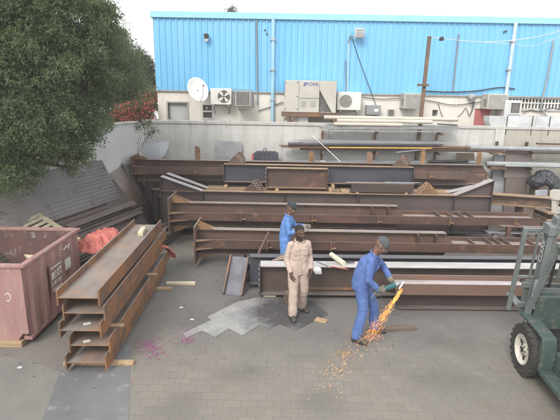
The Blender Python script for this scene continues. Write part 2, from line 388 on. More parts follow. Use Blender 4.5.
def tag(o, label=None, cat=None, group=None, kind=None):
    if label: o['label'] = label
    if cat: o['category'] = cat
    if group: o['group'] = group
    if kind or cat: o['kind'] = kind or 'thing'
    return o

class MB:
    def __init__(s):
        s.v = []; s.f = []; s.mi = []; s.m = 0
    def add(s, vs, fs, mtx=None):
        o = len(s.v)
        for p in vs:
            p = Vector(p)
            s.v.append(mtx @ p if mtx else p)
        for f in fs:
            s.f.append([i + o for i in f]); s.mi.append(s.m)
        return s
    def box(s, c, d, rot=None):
        x, y, z = d[0] / 2, d[1] / 2, d[2] / 2
        vs = [(-x, -y, -z), (x, -y, -z), (x, y, -z), (-x, y, -z), (-x, -y, z), (x, -y, z), (x, y, z), (-x, y, z)]
        fs = [(0, 3, 2, 1), (4, 5, 6, 7), (0, 1, 5, 4), (1, 2, 6, 5), (2, 3, 7, 6), (3, 0, 4, 7)]
        mt = Matrix.Translation(c)
        if rot is not None:
            mt = mt @ (rot if isinstance(rot, Matrix) else Matrix.Rotation(rot, 4, 'Z'))
        return s.add(vs, fs, mt)
    def span(s, a, b):
        a, b = Vector(a), Vector(b)
        lo = Vector((min(a.x, b.x), min(a.y, b.y), min(a.z, b.z))); hi = Vector((max(a.x, b.x), max(a.y, b.y), max(a.z, b.z)))
        return s.box((lo + hi) / 2, hi - lo)
    def prism(s, poly, a, b, axis='X', mtx=None):
        n = len(poly)
        def P(p, t):
            if axis == 'X': return (t, p[0], p[1])
            if axis == 'Y': return (p[0], t, p[1])
            return (p[0], p[1], t)
        vs = [P(p, a) for p in poly] + [P(p, b) for p in poly]
        fs = [list(range(n))[::-1], list(range(n, 2 * n))]
        for i in range(n):
            j = (i + 1) % n
            fs.append((i, j, n + j, n + i))
        return s.add(vs, fs, mtx)
    def tube(s, pts, r, n=8, caps=True):
        pts = [Vector(p) for p in pts]
        rs = r if isinstance(r, (list, tuple)) else [r] * len(pts)
        vs, fs = [], []
        prev = None
        for i, p in enumerate(pts):
            t = (pts[min(i + 1, len(pts) - 1)] - pts[max(i - 1, 0)]).normalized()
            if prev is None:
                a = Vector((0, 0, 1)) if abs(t.z) < 0.9 else Vector((1, 0, 0))
                u = t.cross(a).normalized()
            else:
                u = (prev - t * prev.dot(t)).normalized()
            prev = u; w = t.cross(u)
            for k in range(n):
                an = 2 * PI * k / n
                vs.append(p + (u * math.cos(an) + w * math.sin(an)) * rs[i])
        for i in range(len(pts) - 1):
            for k in range(n):
                l = (k + 1) % n
                fs.append((i * n + k, i * n + l, (i + 1) * n + l, (i + 1) * n + k))
        if caps:
            fs.append(list(range(n))[::-1]); fs.append(list(range((len(pts) - 1) * n, len(pts) * n)))
        return s.add(vs, fs)
    def lathe(s, prof, n=24, mtx=None):
        vs, fs = [], []
        for r, z in prof:
            for k in range(n):
                a = 2 * PI * k / n
                vs.append((r * math.cos(a), r * math.sin(a), z))
        for i in range(len(prof) - 1):
            for k in range(n):
                l = (k + 1) % n
                fs.append((i * n + k, i * n + l, (i + 1) * n + l, (i + 1) * n + k))
        return s.add(vs, fs, mtx)
    def bar(s, a, b, w, h, upv=(0, 0, 1)):
        a, b = Vector(a), Vector(b)
        t = (b - a); L = t.length; t.normalize()
        u = Vector(upv); sd = u.cross(t)
        if sd.length < 1e-4: sd = Vector((1, 0, 0)).cross(t)
        sd.normalize(); u = t.cross(sd)
        mt = Matrix((t, sd, u)).transposed().to_4x4(); mt.translation = (a + b) / 2
        return s.box((0, 0, 0), (L, w, h), None) if False else s._obox(mt, (L, w, h))
    def _obox(s, mt, d):
        x, y, z = d[0] / 2, d[1] / 2, d[2] / 2
        vs = [(-x, -y, -z), (x, -y, -z), (x, y, -z), (-x, y, -z), (-x, -y, z), (x, -y, z), (x, y, z), (-x, y, z)]
        fs = [(0, 3, 2, 1), (4, 5, 6, 7), (0, 1, 5, 4), (1, 2, 6, 5), (2, 3, 7, 6), (3, 0, 4, 7)]
        return s.add(vs, fs, mt)
    def build(s, name, mats, parent=None, loc=None, rz=0.0, bevel=0.0, smooth=35, rot=None):
        me = bpy.data.meshes.new(name)
        me.from_pydata([tuple(p) for p in s.v], [], s.f)
        if not isinstance(mats, (list, tuple)): mats = [mats]
        for m in mats: me.materials.append(m)
        if len(mats) > 1: me.polygons.foreach_set('material_index', s.mi)
        bm = bmesh.new(); bm.from_mesh(me)
        bmesh.ops.recalc_face_normals(bm, faces=bm.faces)
        bm.to_mesh(me); bm.free()
        if smooth:
            me.shade_smooth(); me.set_sharp_from_angle(angle=R(smooth))
        o = bpy.data.objects.new(name, me); COL.objects.link(o)
        if parent: o.parent = parent
        if loc is not None: o.location = loc
        if rot is not None: o.rotation_euler = rot
        elif rz: o.rotation_euler = (0, 0, rz)
        if bevel:
            bv = o.modifiers.new('bevel', 'BEVEL'); bv.width = bevel; bv.segments = 2; bv.limit_method = 'ANGLE'; bv.angle_limit = R(50)
        return o

def copy_tree(o, parent=None):
    c = o.copy(); COL.objects.link(c)
    if parent: c.parent = parent
    for ch in list(o.children):
        copy_tree(ch, c)
    return c

def text_mesh(name, body, size, mat, parent=None, extrude=0.003, off=0.02):
    cu = bpy.data.curves.new(name, 'FONT'); cu.body = body; cu.size = size; cu.extrude = extrude; cu.align_x = 'CENTER'; cu.align_y = 'CENTER'
    cu.offset = size * off
    t = bpy.data.objects.new(name + '_tmp', cu); COL.objects.link(t)
    dg = bpy.context.evaluated_depsgraph_get()
    me = bpy.data.meshes.new_from_object(t.evaluated_get(dg))
    bpy.data.objects.remove(t)
    me.materials.clear(); me.materials.append(mat)
    o = bpy.data.objects.new(name, me); COL.objects.link(o)
    if parent: o.parent = parent
    return o

# ------------------------------------------------------------------ people (built first, while the scene is small)
def ring_loft(mb, pts, rads, side):
    """closed loft: pts centres, rads (side, front) radii, side = lateral direction"""
    n = 20
    pts = [Vector(p) for p in pts]; side = Vector(side).normalized()
    vs, fs = [], []
    for i, p in enumerate(pts):
        t = (pts[min(i + 1, len(pts) - 1)] - pts[max(i - 1, 0)]).normalized()
        u = (side - t * side.dot(t)).normalized(); w = t.cross(u)
        for k in range(n):
            a = 2 * PI * k / n
            ca, sa = math.cos(a), math.sin(a)
            q = 0.88
            x = math.copysign(abs(ca) ** q, ca); y = math.copysign(abs(sa) ** q, sa)
            vs.append(p + u * x * rads[i][0] + w * y * rads[i][1])
    for i in range(len(pts) - 1):
        for k in range(n):
            l = (k + 1) % n
            fs.append((i * n + k, i * n + l, (i + 1) * n + l, (i + 1) * n + k))
    fs.append(list(range(n))[::-1]); fs.append(list(range((len(pts) - 1) * n, len(pts) * n)))
    mb.add(vs, fs)

def limb(mb, pts, rs, n=14, round_ends=True):
    pts = [Vector(p) for p in pts]; P, Q = [], []
    if round_ends:
        d = (pts[0] - pts[1]).normalized()
        for k in (0.98, 0.8, 0.5):
            P.append(pts[0] + d * rs[0] * k); Q.append(rs[0] * math.sqrt(1 - k * k))
    for i in range(len(pts)):
        P.append(pts[i]); Q.append(rs[i])
    if round_ends:
        d = (pts[-1] - pts[-2]).normalized()
        for k in (0.5, 0.8, 0.98):
            P.append(pts[-1] + d * rs[-1] * k); Q.append(rs[-1] * math.sqrt(1 - k * k))
    mb.tube(P, Q, n)

def ell(mb, c, r, rot=None, n=14):
    vs, fs = [], []
    rot = rot or Matrix.Identity(3)
    c = Vector(c)
    for i in range(n + 1):
        th = PI * (i + 0.02 * (i == 0) - 0.02 * (i == n)) / n
        for k in range(n):
            a = 2 * PI * k / n
            vs.append(c + rot @ Vector((r[0] * math.sin(th) * math.cos(a), r[1] * math.sin(th) * math.sin(a), r[2] * math.cos(th))))
    for i in range(n):
        for k in range(n):
            l = (k + 1) % n
            fs.append((i * n + k, (i + 1) * n + k, (i + 1) * n + l, i * n + l))
    fs.append(list(range(n))); fs.append(list(range(n * n, n * n + n))[::-1])
    mb.add(vs, fs)

def fuse(mb, name, mats, voxel, parent, smooth_it=3, wrinkle=0.0, wr_scale=9.0, matfn=None):
    t = mb.build(name + '_tmp', M['black'], smooth=0)
    r = t.modifiers.new('r', 'REMESH'); r.mode = 'VOXEL'; r.voxel_size = voxel
    if smooth_it:
        s = t.modifiers.new('s', 'SMOOTH'); s.factor = 0.5; s.iterations = smooth_it
    dg = bpy.context.evaluated_depsgraph_get()
    me = bpy.data.meshes.new_from_object(t.evaluated_get(dg))
    bpy.data.objects.remove(t)
    me.materials.clear()
    for m in mats: me.materials.append(m)
    if wrinkle:
        me.update()
        out = []
        for v in me.vertices:
            p = v.co
            q = Vector((p.x + 0.45 * p.z, p.y - 0.3 * p.z, p.z * 1.15)) * wr_scale
            q += Vector((mnoise.noise(q * .6), mnoise.noise(q * .6 + Vector((5, 5, 5))), 0)) * .8
            w = mnoise.noise(q) + 0.4 * mnoise.noise(q * 2.1 + Vector((3, 1, 7)))
            ridge = 0.3 - abs(mnoise.noise(q * 1.3 + Vector((9, 9, 9)))) ** .8
            d_ = Vector((p.x * 15, p.y * 15, p.z * 5.0)) + Vector((0, 0, 3)) ; d_ += Vector((mnoise.noise(q * .5), mnoise.noise(q * .5 + Vector((2, 2, 2))), 0)) * 1.2
            drape = 0.32 - abs(mnoise.noise(d_)) ** .7
            out.append(p + v.normal * wrinkle * (0.45 * w + 0.7 * ridge + 0.85 * drape))
        for v, p in zip(me.vertices, out): v.co = p
    if matfn:
        for f in me.polygons: f.material_index = matfn(f.center)
    me.shade_smooth()
    o = bpy.data.objects.new(name, me); COL.objects.link(o)
    if parent: o.parent = parent
    return o

def hand_prims(mb, wrist, direction, thumb_side, curl, s, fat=0.0, spread=1.0):
    """palm, five jointed fingers; thumb_side: direction the thumb leaves the palm; fingers bend towards palm normal"""
    w = Vector(wrist); d = Vector(direction).normalized()
    th = Vector(thumb_side); th = (th - d * th.dot(d)).normalized()
    nrm = d.cross(th).normalized()          # palm side is +pn
    pn = nrm * PALM_SIGN[0]
    pl = 0.095 * s
    rot = Matrix((th, pn, d)).transposed()
    ell(mb, w + d * pl * 0.52, (0.041 * s + fat, 0.017 * s + fat, 0.056 * s + fat), rot)
    limb(mb, [w - d * 0.02, w + d * 0.03], [0.026 * s + fat, 0.027 * s + fat])
    for k, (off, ln) in enumerate(((0.029, 0.074), (0.010, 0.084), (-0.010, 0.078), (-0.028, 0.060))):
        p = w + d * pl * (0.92 - 0.04 * (k == 3)) + th * off * s * spread
        r = (0.0092 - 0.0008 * (k == 3)) * s + fat * 0.6
        seg = ln * s / 3 * 1.1
        pts = [p]; a = curl * (0.35 + 0.06 * k)
        for j in range(3):
            dirv = d * math.cos(a) + pn * math.sin(a)
            p = p + dirv * seg * (1.15 - 0.12 * j)
            pts.append(p); a += curl * (0.55 + 0.03 * k)
        limb(mb, [w + d * pl * 0.55 + th * off * s * 0.8] + pts, [r * 1.1, r * 1.1, r, r * 0.95, r * 0.82], 8)
    b0 = w + d * 0.028 * s + th * 0.026 * s
    d1 = (d * 0.72 + th * 0.62 + pn * 0.35 * (0.6 + curl * 0.4)).normalized()
    d2 = (d * 0.85 + th * 0.15 + pn * 0.55 * (0.5 + curl * 0.5)).normalized()
    p1 = b0 + d1 * 0.045 * s; p2 = p1 + d2 * 0.034 * s; p3 = p2 + d2 * 0.024 * s
    limb(mb, [b0 - d1 * 0.01, p1, p2, p3], [0.0145 * s + fat * .6, 0.0115 * s + fat * .6, 0.0105 * s + fat * .6, 0.0085 * s + fat * .6], 8)
PALM_SIGN = [1]

def make_person(name, label, loc, yaw, J, s, skin, cloth, seam, gloves=None, hair='short', group='workers in the yard', beard=False, pockets=True, glasses=False):
    root = empty(name, loc, yaw)
    tag(root, label, 'person', group)
    V = lambda k: Vector(J[k]) * s
    gw = J.get('girth', 1.0); hs_ = 1.07 * s
    side = (V('shL') - V('shR')).normalized()
    hf = Vector(J['face']).normalized()                       # face direction
    hu = Vector(J.get('head_up', (0, 0, 1))); hu = (hu - hf * hu.dot(hf)).normalized()
    hs = hu.cross(hf)                                          # towards the left ear
    H = V('head'); HR = Matrix((hf, hs, hu)).transposed()
    hp = lambda x, y, z: H + HR @ (Vector((x, y, z)) * hs_)
    pel, wst, chs, nck = V('pelvis'), V('waist'), V('chest'), V('neck')
    # ---- body
    b = MB()
    ell(b, hp(-0.012, 0, 0.028), (0.098 * hs_, 0.076 * hs_, 0.098 * hs_), HR)          # cranium
    ell(b, hp(0.030, 0, -0.030), (0.064 * hs_, 0.060 * hs_, 0.085 * hs_), HR)          # face
    ell(b, hp(0.052, 0, -0.086), (0.034 * hs_, 0.036 * hs_, 0.030 * hs_), HR)          # chin
    ell(b, hp(0.012, 0, -0.062), (0.060 * hs_, 0.058 * hs_, 0.045 * hs_), HR)          # jaw
    ell(b, hp(0.078, 0, 0.022), (0.022 * hs_, 0.052 * hs_, 0.014 * hs_), HR)           # brow
    limb(b, [hp(0.088, 0, 0.010), hp(0.108, 0, -0.026)], [0.010 * hs_, 0.015 * hs_], 8)   # nose
    ell(b, hp(0.096, 0, -0.030), (0.014 * hs_, 0.021 * hs_, 0.010 * hs_), HR)
    ell(b, hp(0.087, 0, -0.056), (0.014 * hs_, 0.026 * hs_, 0.007 * hs_), HR)          # lips
    ell(b, hp(0.085, 0, -0.068), (0.013 * hs_, 0.023 * hs_, 0.008 * hs_), HR)
    for q in (-1, 1):
        ell(b, hp(0.062, q * 0.038, -0.022), (0.028 * hs_, 0.022 * hs_, 0.022 * hs_), HR)   # cheek
        ell(b, hp(-0.010, q * 0.077, -0.010), (0.022 * hs_, 0.010 * hs_, 0.034 * hs_), HR)  # ear
    limb(b, [nck - (nck - chs).normalized() * 0.05 * s, nck, hp(-0.018, 0, -0.05)], [0.064 * s, 0.056 * s, 0.054 * s])
    ring_loft(b, [pel - (wst - pel) * 0.5, pel, wst, chs, chs * 0.35 + nck * 0.65, nck],
              [(0.10 * s, 0.08 * s), (0.135 * s, 0.10 * s), (0.12 * s, 0.09 * s), (0.135 * s, 0.10 * s), (0.085 * s, 0.06 * s), (0.06 * s, 0.05 * s)], side)
    for q in ('L', 'R'):
        limb(b, [V('sh' + q), V('el' + q), V('wr' + q)], [0.040 * s, 0.036 * s, 0.027 * s])
        limb(b, [V('hip' + q), V('kn' + q), V('an' + q)], [0.075 * s, 0.052 * s, 0.038 * s])
        PALM_SIGN[0] = J['palm' + q]
        hand_prims(b, V('wr' + q), J['hand' + q], J['thumb' + q], J['curl' + q], s)
        limb(b, [V('an' + q), V('an' + q) + Vector(J['toe' + q]) * 0.12 * s - Vector((0, 0, 0.045 * s))], [0.036 * s, 0.03 * s])
    def bodymat(c):
        l = HR.transposed() @ (c - H) / hs_
        if l.x > 0.07 and abs(l.y) < 0.03 and -0.078 < l.z < -0.048: return 1
        if beard and l.z < -0.04 and l.z > -0.125 and l.x > -0.005 and abs(l.y) < 0.08: return 2
        return 0
    fuse(b, 'body', [M[skin], M['lip'], M['hair']], 0.0055, root, 2, matfn=bodymat)
    for q in (-1, 1):
        e = MB(); ell(e, hp(0.079, q * 0.031, 0.003), (0.009 * hs_, 0.011 * hs_, 0.0055 * hs_), HR, 10)
        e.m = 1; ell(e, hp(0.0865, q * 0.031, 0.003), (0.0035 * hs_, 0.0062 * hs_, 0.0058 * hs_), HR, 8)
        e.build('eye', [M['eye'], M['black']], root)
        eb = MB(); limb(eb, [hp(0.092, q * 0.016, 0.021), hp(0.090, q * 0.034, 0.026), hp(0.078, q * 0.052, 0.020)], [0.005 * hs_, 0.006 * hs_, 0.004 * hs_], 6)
        eb.build('eyebrow', M['hair'], root)
    # ---- hair or cap
    h = MB()
    if hair == 'short':
        ell(h, hp(-0.018, 0, 0.040), (0.099 * hs_, 0.078 * hs_, 0.093 * hs_), HR)
        hm = fuse(h, 'hair', [M['hair']], 0.007, root, 1, 0.002, 40)
        cut = lambda l: (l.z < 0.078 - max(0, l.x) * 0.1 and l.x > 0.030) or l.z < -0.050 or (l.z < 0.012 and l.x > 0.005) or (l.z < 0.05 and l.x > 0.022)
    else:
        ell(h, hp(-0.014, 0, 0.040), (0.108 * hs_, 0.087 * hs_, 0.100 * hs_), HR)
        if hair == 'cap':
            ell(h, hp(0.095, 0, 0.055), (0.052 * hs_, 0.068 * hs_, 0.010 * hs_), HR)
        hm = fuse(h, 'cap', [M['cap_grey' if hair == 'knit' else 'cap_dark']], 0.007, root, 2, 0.003, 30)
        cut = lambda l: l.z < 0.030 - l.x * 0.15 and not (hair == 'cap' and l.x > 0.07 and l.z > 0.035)
    bm = bmesh.new(); bm.from_mesh(hm.data)
    bmesh.ops.delete(bm, geom=[f for f in bm.faces if cut(HR.transposed() @ (f.calc_center_median() - H) / hs_)], context='FACES')
    bm.to_mesh(hm.data); bm.free()
    sd = hm.modifiers.new('thick', 'SOLIDIFY'); sd.thickness = 0.008; sd.offset = -1
    if glasses:
        g = MB()
        for q in (-1, 1):
            ell(g, hp(0.099, q * 0.033, 0.000), (0.005 * hs_, 0.027 * hs_, 0.017 * hs_), HR, 10)
            limb(g, [hp(0.095, q * 0.062, 0.006), hp(0.0, q * 0.080, 0.008)], [0.0022 * hs_, 0.0022 * hs_], 6)
        limb(g, [hp(0.101, -0.012, 0.004), hp(0.101, 0.012, 0.004)], [0.004 * hs_, 0.004 * hs_], 6)
        g.build('safety_glasses', M['conduit'], root)
    # ---- coverall
    c = MB()
    ring_loft(c, [pel - (wst - pel) * 0.75, pel, wst, (wst + chs) / 2, chs, chs * 0.45 + nck * 0.55, chs * 0.12 + nck * 0.88],
              [(0.140 * s * gw, 0.110 * s * gw), (0.165 * s * gw, 0.130 * s * gw), (0.155 * s * gw, 0.124 * s * gw), (0.160 * s * gw, 0.126 * s * gw), (0.164 * s * gw, 0.124 * s * gw), (0.136 * s, 0.094 * s), (0.078 * s, 0.070 * s)], side)
    for q in ('L', 'R'):
        sh, el, wr = V('sh' + q), V('el' + q), V('wr' + q)
        inn = sh * 0.72 + (chs * 0.3 + nck * 0.7) * 0.28
        limb(c, [inn, sh, sh * 0.5 + el * 0.5, el, el * 0.5 + wr * 0.5, wr - (wr - el).normalized() * 0.012], [0.058 * s, 0.059 * s, 0.061 * s, 0.057 * s, 0.052 * s, 0.045 * s], round_ends=False)
        hp_, kn, an = V('hip' + q), V('kn' + q), V('an' + q)
        limb(c, [hp_ + Vector((0, 0, .05)), hp_, hp_ * 0.5 + kn * 0.5, kn, kn * 0.5 + an * 0.5, an + (kn - an).normalized() * 0.06 * s, an - (kn - an).normalized() * 0.03 * s],
             [0.095 * s, 0.108 * s, 0.096 * s, 0.084 * s, 0.080 * s, 0.086 * s, 0.076 * s], round_ends=False)
    cv = fuse(c, 'coverall', [M[cloth]], 0.011, root, 3, 0.0105, 8.5)
    # collar, placket, chest pockets, belt seam
    k = MB(); fwd = (side.cross((nck - chs).normalized())).normalized()
    if fwd.dot(Vector((1, 0, 0))) < 0: fwd = -fwd
    upv = (nck - chs).normalized()
    for q in (-1, 1):
        pts = []
        for i in range(7):
            a = PI * (0.06 + 0.86 * i / 6)
            pts.append(nck - upv * (0.030 - 0.040 * i / 6) * s + (fwd * math.cos(a) * 0.080 + side * q * math.sin(a) * 0.080) * s)
        k.tube(pts, [0.006 * s, 0.016 * s, 0.016 * s, 0.014 * s, 0.013 * s, 0.012 * s, 0.011 * s], 8)
    k.build('collar', M[cloth], cv)
    if pockets:
        for q in (-1, 1):
            p = MB()
            ctr = chs + fwd * 0.120 * s * gw + side * q * 0.075 * s + upv * 0.0
            rotm = Matrix((side, fwd, upv)).transposed().to_4x4()
            rotm.translation = ctr
            p._obox(rotm, (0.095 * s, 0.020 * s, 0.115 * s))
            rotm2 = rotm.copy(); rotm2.translation = ctr + upv * 0.055 * s + fwd * 0.004
            p._obox(rotm2, (0.102 * s, 0.020 * s, 0.035 * s))
            p.build('pocket', M[cloth], cv, bevel=0.008)
        z = MB()
        z.bar(chs + fwd * 0.128 * s * gw + upv * 0.10 * s - fwd * 0.03, chs + fwd * 0.132 * s * gw - upv * 0.12 * s, 0.010 * s, 0.022 * s, side)
        z.bar(chs + fwd * 0.132 * s * gw - upv * 0.12 * s, pel + fwd * 0.134 * s * gw, 0.010 * s, 0.022 * s, side)
        z.build('placket', M[cloth], cv, bevel=0.004)
    # ---- boots and gloves
    for q in ('L', 'R'):
        an, toe = V('an' + q), Vector(J['toe' + q]).normalized()
        f = MB(); up = Vector((0, 0, 1)); sv = up.cross(toe)
        fl = Vector((an.x, an.y, an.z - 0.09 * s))
        limb(f, [an + up * 0.05 * s, an - up * 0.03 * s], [0.052 * s, 0.050 * s])
        rm = Matrix((toe, sv, up)).transposed()
        ell(f, fl + toe * 0.05 * s + up * 0.042 * s, (0.115 * s, 0.048 * s, 0.040 * s), rm)
        ell(f, fl + toe * 0.135 * s + up * 0.040 * s, (0.065 * s, 0.049 * s, 0.040 * s), rm)
        ell(f, fl - toe * 0.03 * s + up * 0.040 * s, (0.055 * s, 0.044 * s, 0.040 * s), rm)
        bo = fuse(f, 'boot', [M['boot']], 0.008, root, 2)
        so = MB()
        outl = []
        for i in range(20):
            a = 2 * PI * i / 20
            outl.append((0.06 + 0.14 * math.cos(a) , 0.050 * math.sin(a) * (1.0 + 0.12 * math.cos(a))))
        vs = [fl + toe * x * s + sv * y * s + up * 0.002 for x, y in outl] + [fl + toe * x * s + sv * y * s + up * 0.022 for x, y in outl]
        n = 20
        so.add(vs, [list(range(n))[::-1], list(range(n, 2 * n))] + [(i, (i + 1) % n, n + (i + 1) % n, n + i) for i in range(n)])
        so.build('sole', M['black'], bo)
        if gloves:
            g = MB(); PALM_SIGN[0] = J['palm' + q]
            hand_prims(g, V('wr' + q), J['hand' + q], J['thumb' + q], J['curl' + q], s, 0.0055)
            d = Vector(J['hand' + q]).normalized()
            limb(g, [V('wr' + q) - (V('wr' + q) - V('el' + q)).normalized() * 0.03 * s, V('wr' + q) + d * 0.02], [0.052 * s, 0.036 * s])
            fuse(g, 'glove', [M[gloves]], 0.006, root, 2)
    return root

# worker in the pale pink coverall: standing, facing the camera, turned slightly to the picture's right (local +x = his front)
JA = dict(pelvis=(0, 0, 0.95), waist=(0.0, 0.0, 1.09), chest=(0.0, 0.0, 1.28), neck=(0.005, 0, 1.47), head=(0.035, 0.0, 1.615),
          face=(0.95, 0.20, -0.08), head_up=(0.2, 0, 1),
          shL=(0.0, 0.155, 1.405), shR=(0.02, -0.155, 1.405), elL=(-0.06, 0.215, 1.15), elR=(0.00, -0.215, 1.13), wrL=(0.05, 0.23, 0.92), wrR=(0.13, -0.165, 0.90),
          handL=(0.2, -0.05, -1), handR=(0.12, 0.1, -1), thumbL=(1, -0.2, 0.2), thumbR=(1, 0.4, 0.2), curlL=0.75, curlR=0.75, palmL=1, palmR=-1,
          hipL=(0, 0.09, 0.92), hipR=(0, -0.09, 0.92), knL=(-0.04, 0.12, 0.50), knR=(0.07, -0.10, 0.50), anL=(-0.24, 0.14, 0.09), anR=(0.06, -0.10, 0.09),
          toeL=(0.85, 0.5, 0), toeR=(1, -0.05, 0))
pA = G(296, 317)
make_person('person', 'bareheaded man in a pale pink coverall standing before the long dark girder', (pA.x + 0.02, pA.y + 0.02, 0), R(-78), JA, 1.02, 'skin', 'pink', 'pink_dk', hair='short', beard=True)

# worker at the back, in blue, side on, right hand raised in a glove
JB = dict(pelvis=(0, 0, 0.95), waist=(0.01, 0.0, 1.09), chest=(0.04, 0.0, 1.28), neck=(0.07, 0, 1.46), head=(0.125, 0.0, 1.595),
          face=(0.95, -0.12, -0.42), head_up=(0.3, 0, 1),
          shL=(0.05, 0.155, 1.39), shR=(0.05, -0.155, 1.39), elL=(0.20, 0.22, 1.16), elR=(0.10, -0.22, 1.12), wrL=(0.42, 0.10, 1.20), wrR=(0.36, -0.12, 1.16),
          handL=(1, -0.2, 0.1), handR=(1, 0.1, 0.15), thumbL=(0, -0.3, 1), thumbR=(0, 0.3, 1), curlL=1.5, curlR=1.6, palmL=1, palmR=-1,
          hipL=(0, 0.09, 0.92), hipR=(0, -0.09, 0.92), knL=(0.06, 0.11, 0.50), knR=(0.0, -0.11, 0.50), anL=(0.06, 0.12, 0.09), anR=(-0.07, -0.12, 0.09),
          toeL=(1, 0.2, 0), toeR=(1, -0.2, 0))
make_person('person', 'man in light blue coverall and dark cap standing side on behind the pink worker', (0.12, 9.62, 0.0), R(-6), JB, 1.03, 'skin_mid', 'blue_cloth2', 'blue_dk', gloves='glove_grey', hair='cap', pockets=False)

# grinder: bent over to the right, feet apart, both hands on the angle grinder
JC = dict(pelvis=(-0.02, 0, 0.95), waist=(0.00, 0.0, 1.09), chest=(0.07, -0.0, 1.27), neck=(0.155, 0, 1.44), head=(0.245, 0.0, 1.565),
          face=(0.72, -0.12, -0.60), head_up=(0.7, 0, 0.7),
          girth=1.2, shL=(0.15, 0.16, 1.36), shR=(0.09, -0.165, 1.37), elL=(0.33, 0.26, 1.12), elR=(0.07, -0.27, 1.09), wrL=(0.44, 0.11, 0.965), wrR=(0.235, -0.20, 0.925),
          handL=(0.75, -0.45, -0.28), handR=(0.93, 0.25, -0.05), thumbL=(0.2, -0.6, 0.8), thumbR=(0.1, 0.35, 1), curlL=1.55, curlR=1.5, palmL=1, palmR=-1,
          hipL=(-0.02, 0.09, 0.92), hipR=(-0.02, -0.09, 0.92), knL=(0.20, 0.17, 0.50), knR=(0.02, -0.13, 0.50), anL=(0.24, 0.22, 0.09), anR=(-0.06, -0.16, 0.09),
          toeL=(1, -0.1, 0), toeR=(1, -0.45, 0))
PC = Vector((1.40, 7.14, 0)); YAWC = R(-8); SCL = 1.06
make_person('person', 'man in a royal blue coverall and grey cap bending over a sparking angle grinder', PC, YAWC, JC, SCL, 'skin_mid', 'blue_cloth', 'blue_dk', gloves='glove', hair='knit', glasses=True)

def c_world(p):
    return PC + Matrix.Rotation(YAWC, 3, 'Z') @ (Vector(p) * SCL)

# angle grinder held between the two gloves
ga = c_world((0.27, -0.19, 0.925)); gb = c_world((0.545, 0.02, 0.955))
gd = (gb - ga).normalized()
gr = empty('angle_grinder', (ga + gb) / 2)
tag(gr, 'teal angle grinder with a pale disc guard throwing orange sparks', 'power tool')
loc = lambda p: Vector(p) - (ga + gb) / 2
g = MB(); g.tube([loc(ga - gd * 0.10), loc(ga - gd * 0.06), loc(ga), loc(ga + gd * 0.09), loc(ga + gd * 0.12), loc(gb - gd * 0.08)], [0.024, 0.030, 0.029, 0.031, 0.042, 0.042], 12)
g.build('motor_body', M['teal'], gr)
g = MB(); g.tube([loc(gb - gd * 0.08), loc(gb - gd * 0.03), loc(gb + gd * 0.02), loc(gb + gd * 0.04)], [0.040, 0.046, 0.040, 0.024], 12)
g.build('gear_head', M['tool_metal'], gr)
dn = Vector((0.78, -0.50, -0.38)).normalized()
dcen = gb + dn * 0.055 + Vector((0.0, 0, -0.01))
mt = dn.to_track_quat('Z', 'Y').to_matrix().to_4x4(); mt.translation = loc(dcen)
g = MB(); g.lathe([(0.0, -0.002), (0.085, -0.002), (0.085, 0.002), (0.0, 0.002)], 28, mt); g.build('disc', M['grease'], gr)
g = MB()
n = 16; vs = []
for i in range(n + 1):
    a = PI * i / n + 0.2
    for rr, zz in ((0.03, -0.012), (0.095, -0.012), (0.095, 0.016)):
        vs.append(mt @ Vector((rr * math.cos(a), rr * math.sin(a), zz)))
g.add(vs, [(3 * i + j, 3 * i + j + 1, 3 * i + j + 4, 3 * i + j + 3) for i in range(n) for j in range(2)])
go = g.build('disc_guard', M['white_paint'], gr)
so = go.modifiers.new('t', 'SOLIDIFY'); so.thickness = 0.004
lw = c_world(JC['wrL']); hd = Vector(JC['handL']).normalized()
hc = c_world(Vector(JC['wrL']) + hd * 0.075)
g = MB(); g.tube([loc(gb - gd * 0.03), loc(hc + Vector((0, 0, 0.0))), loc(hc + (hc - gb).normalized() * 0.06)], [0.014, 0.018, 0.020], 10); g.build('side_handle', M['black'], gr)

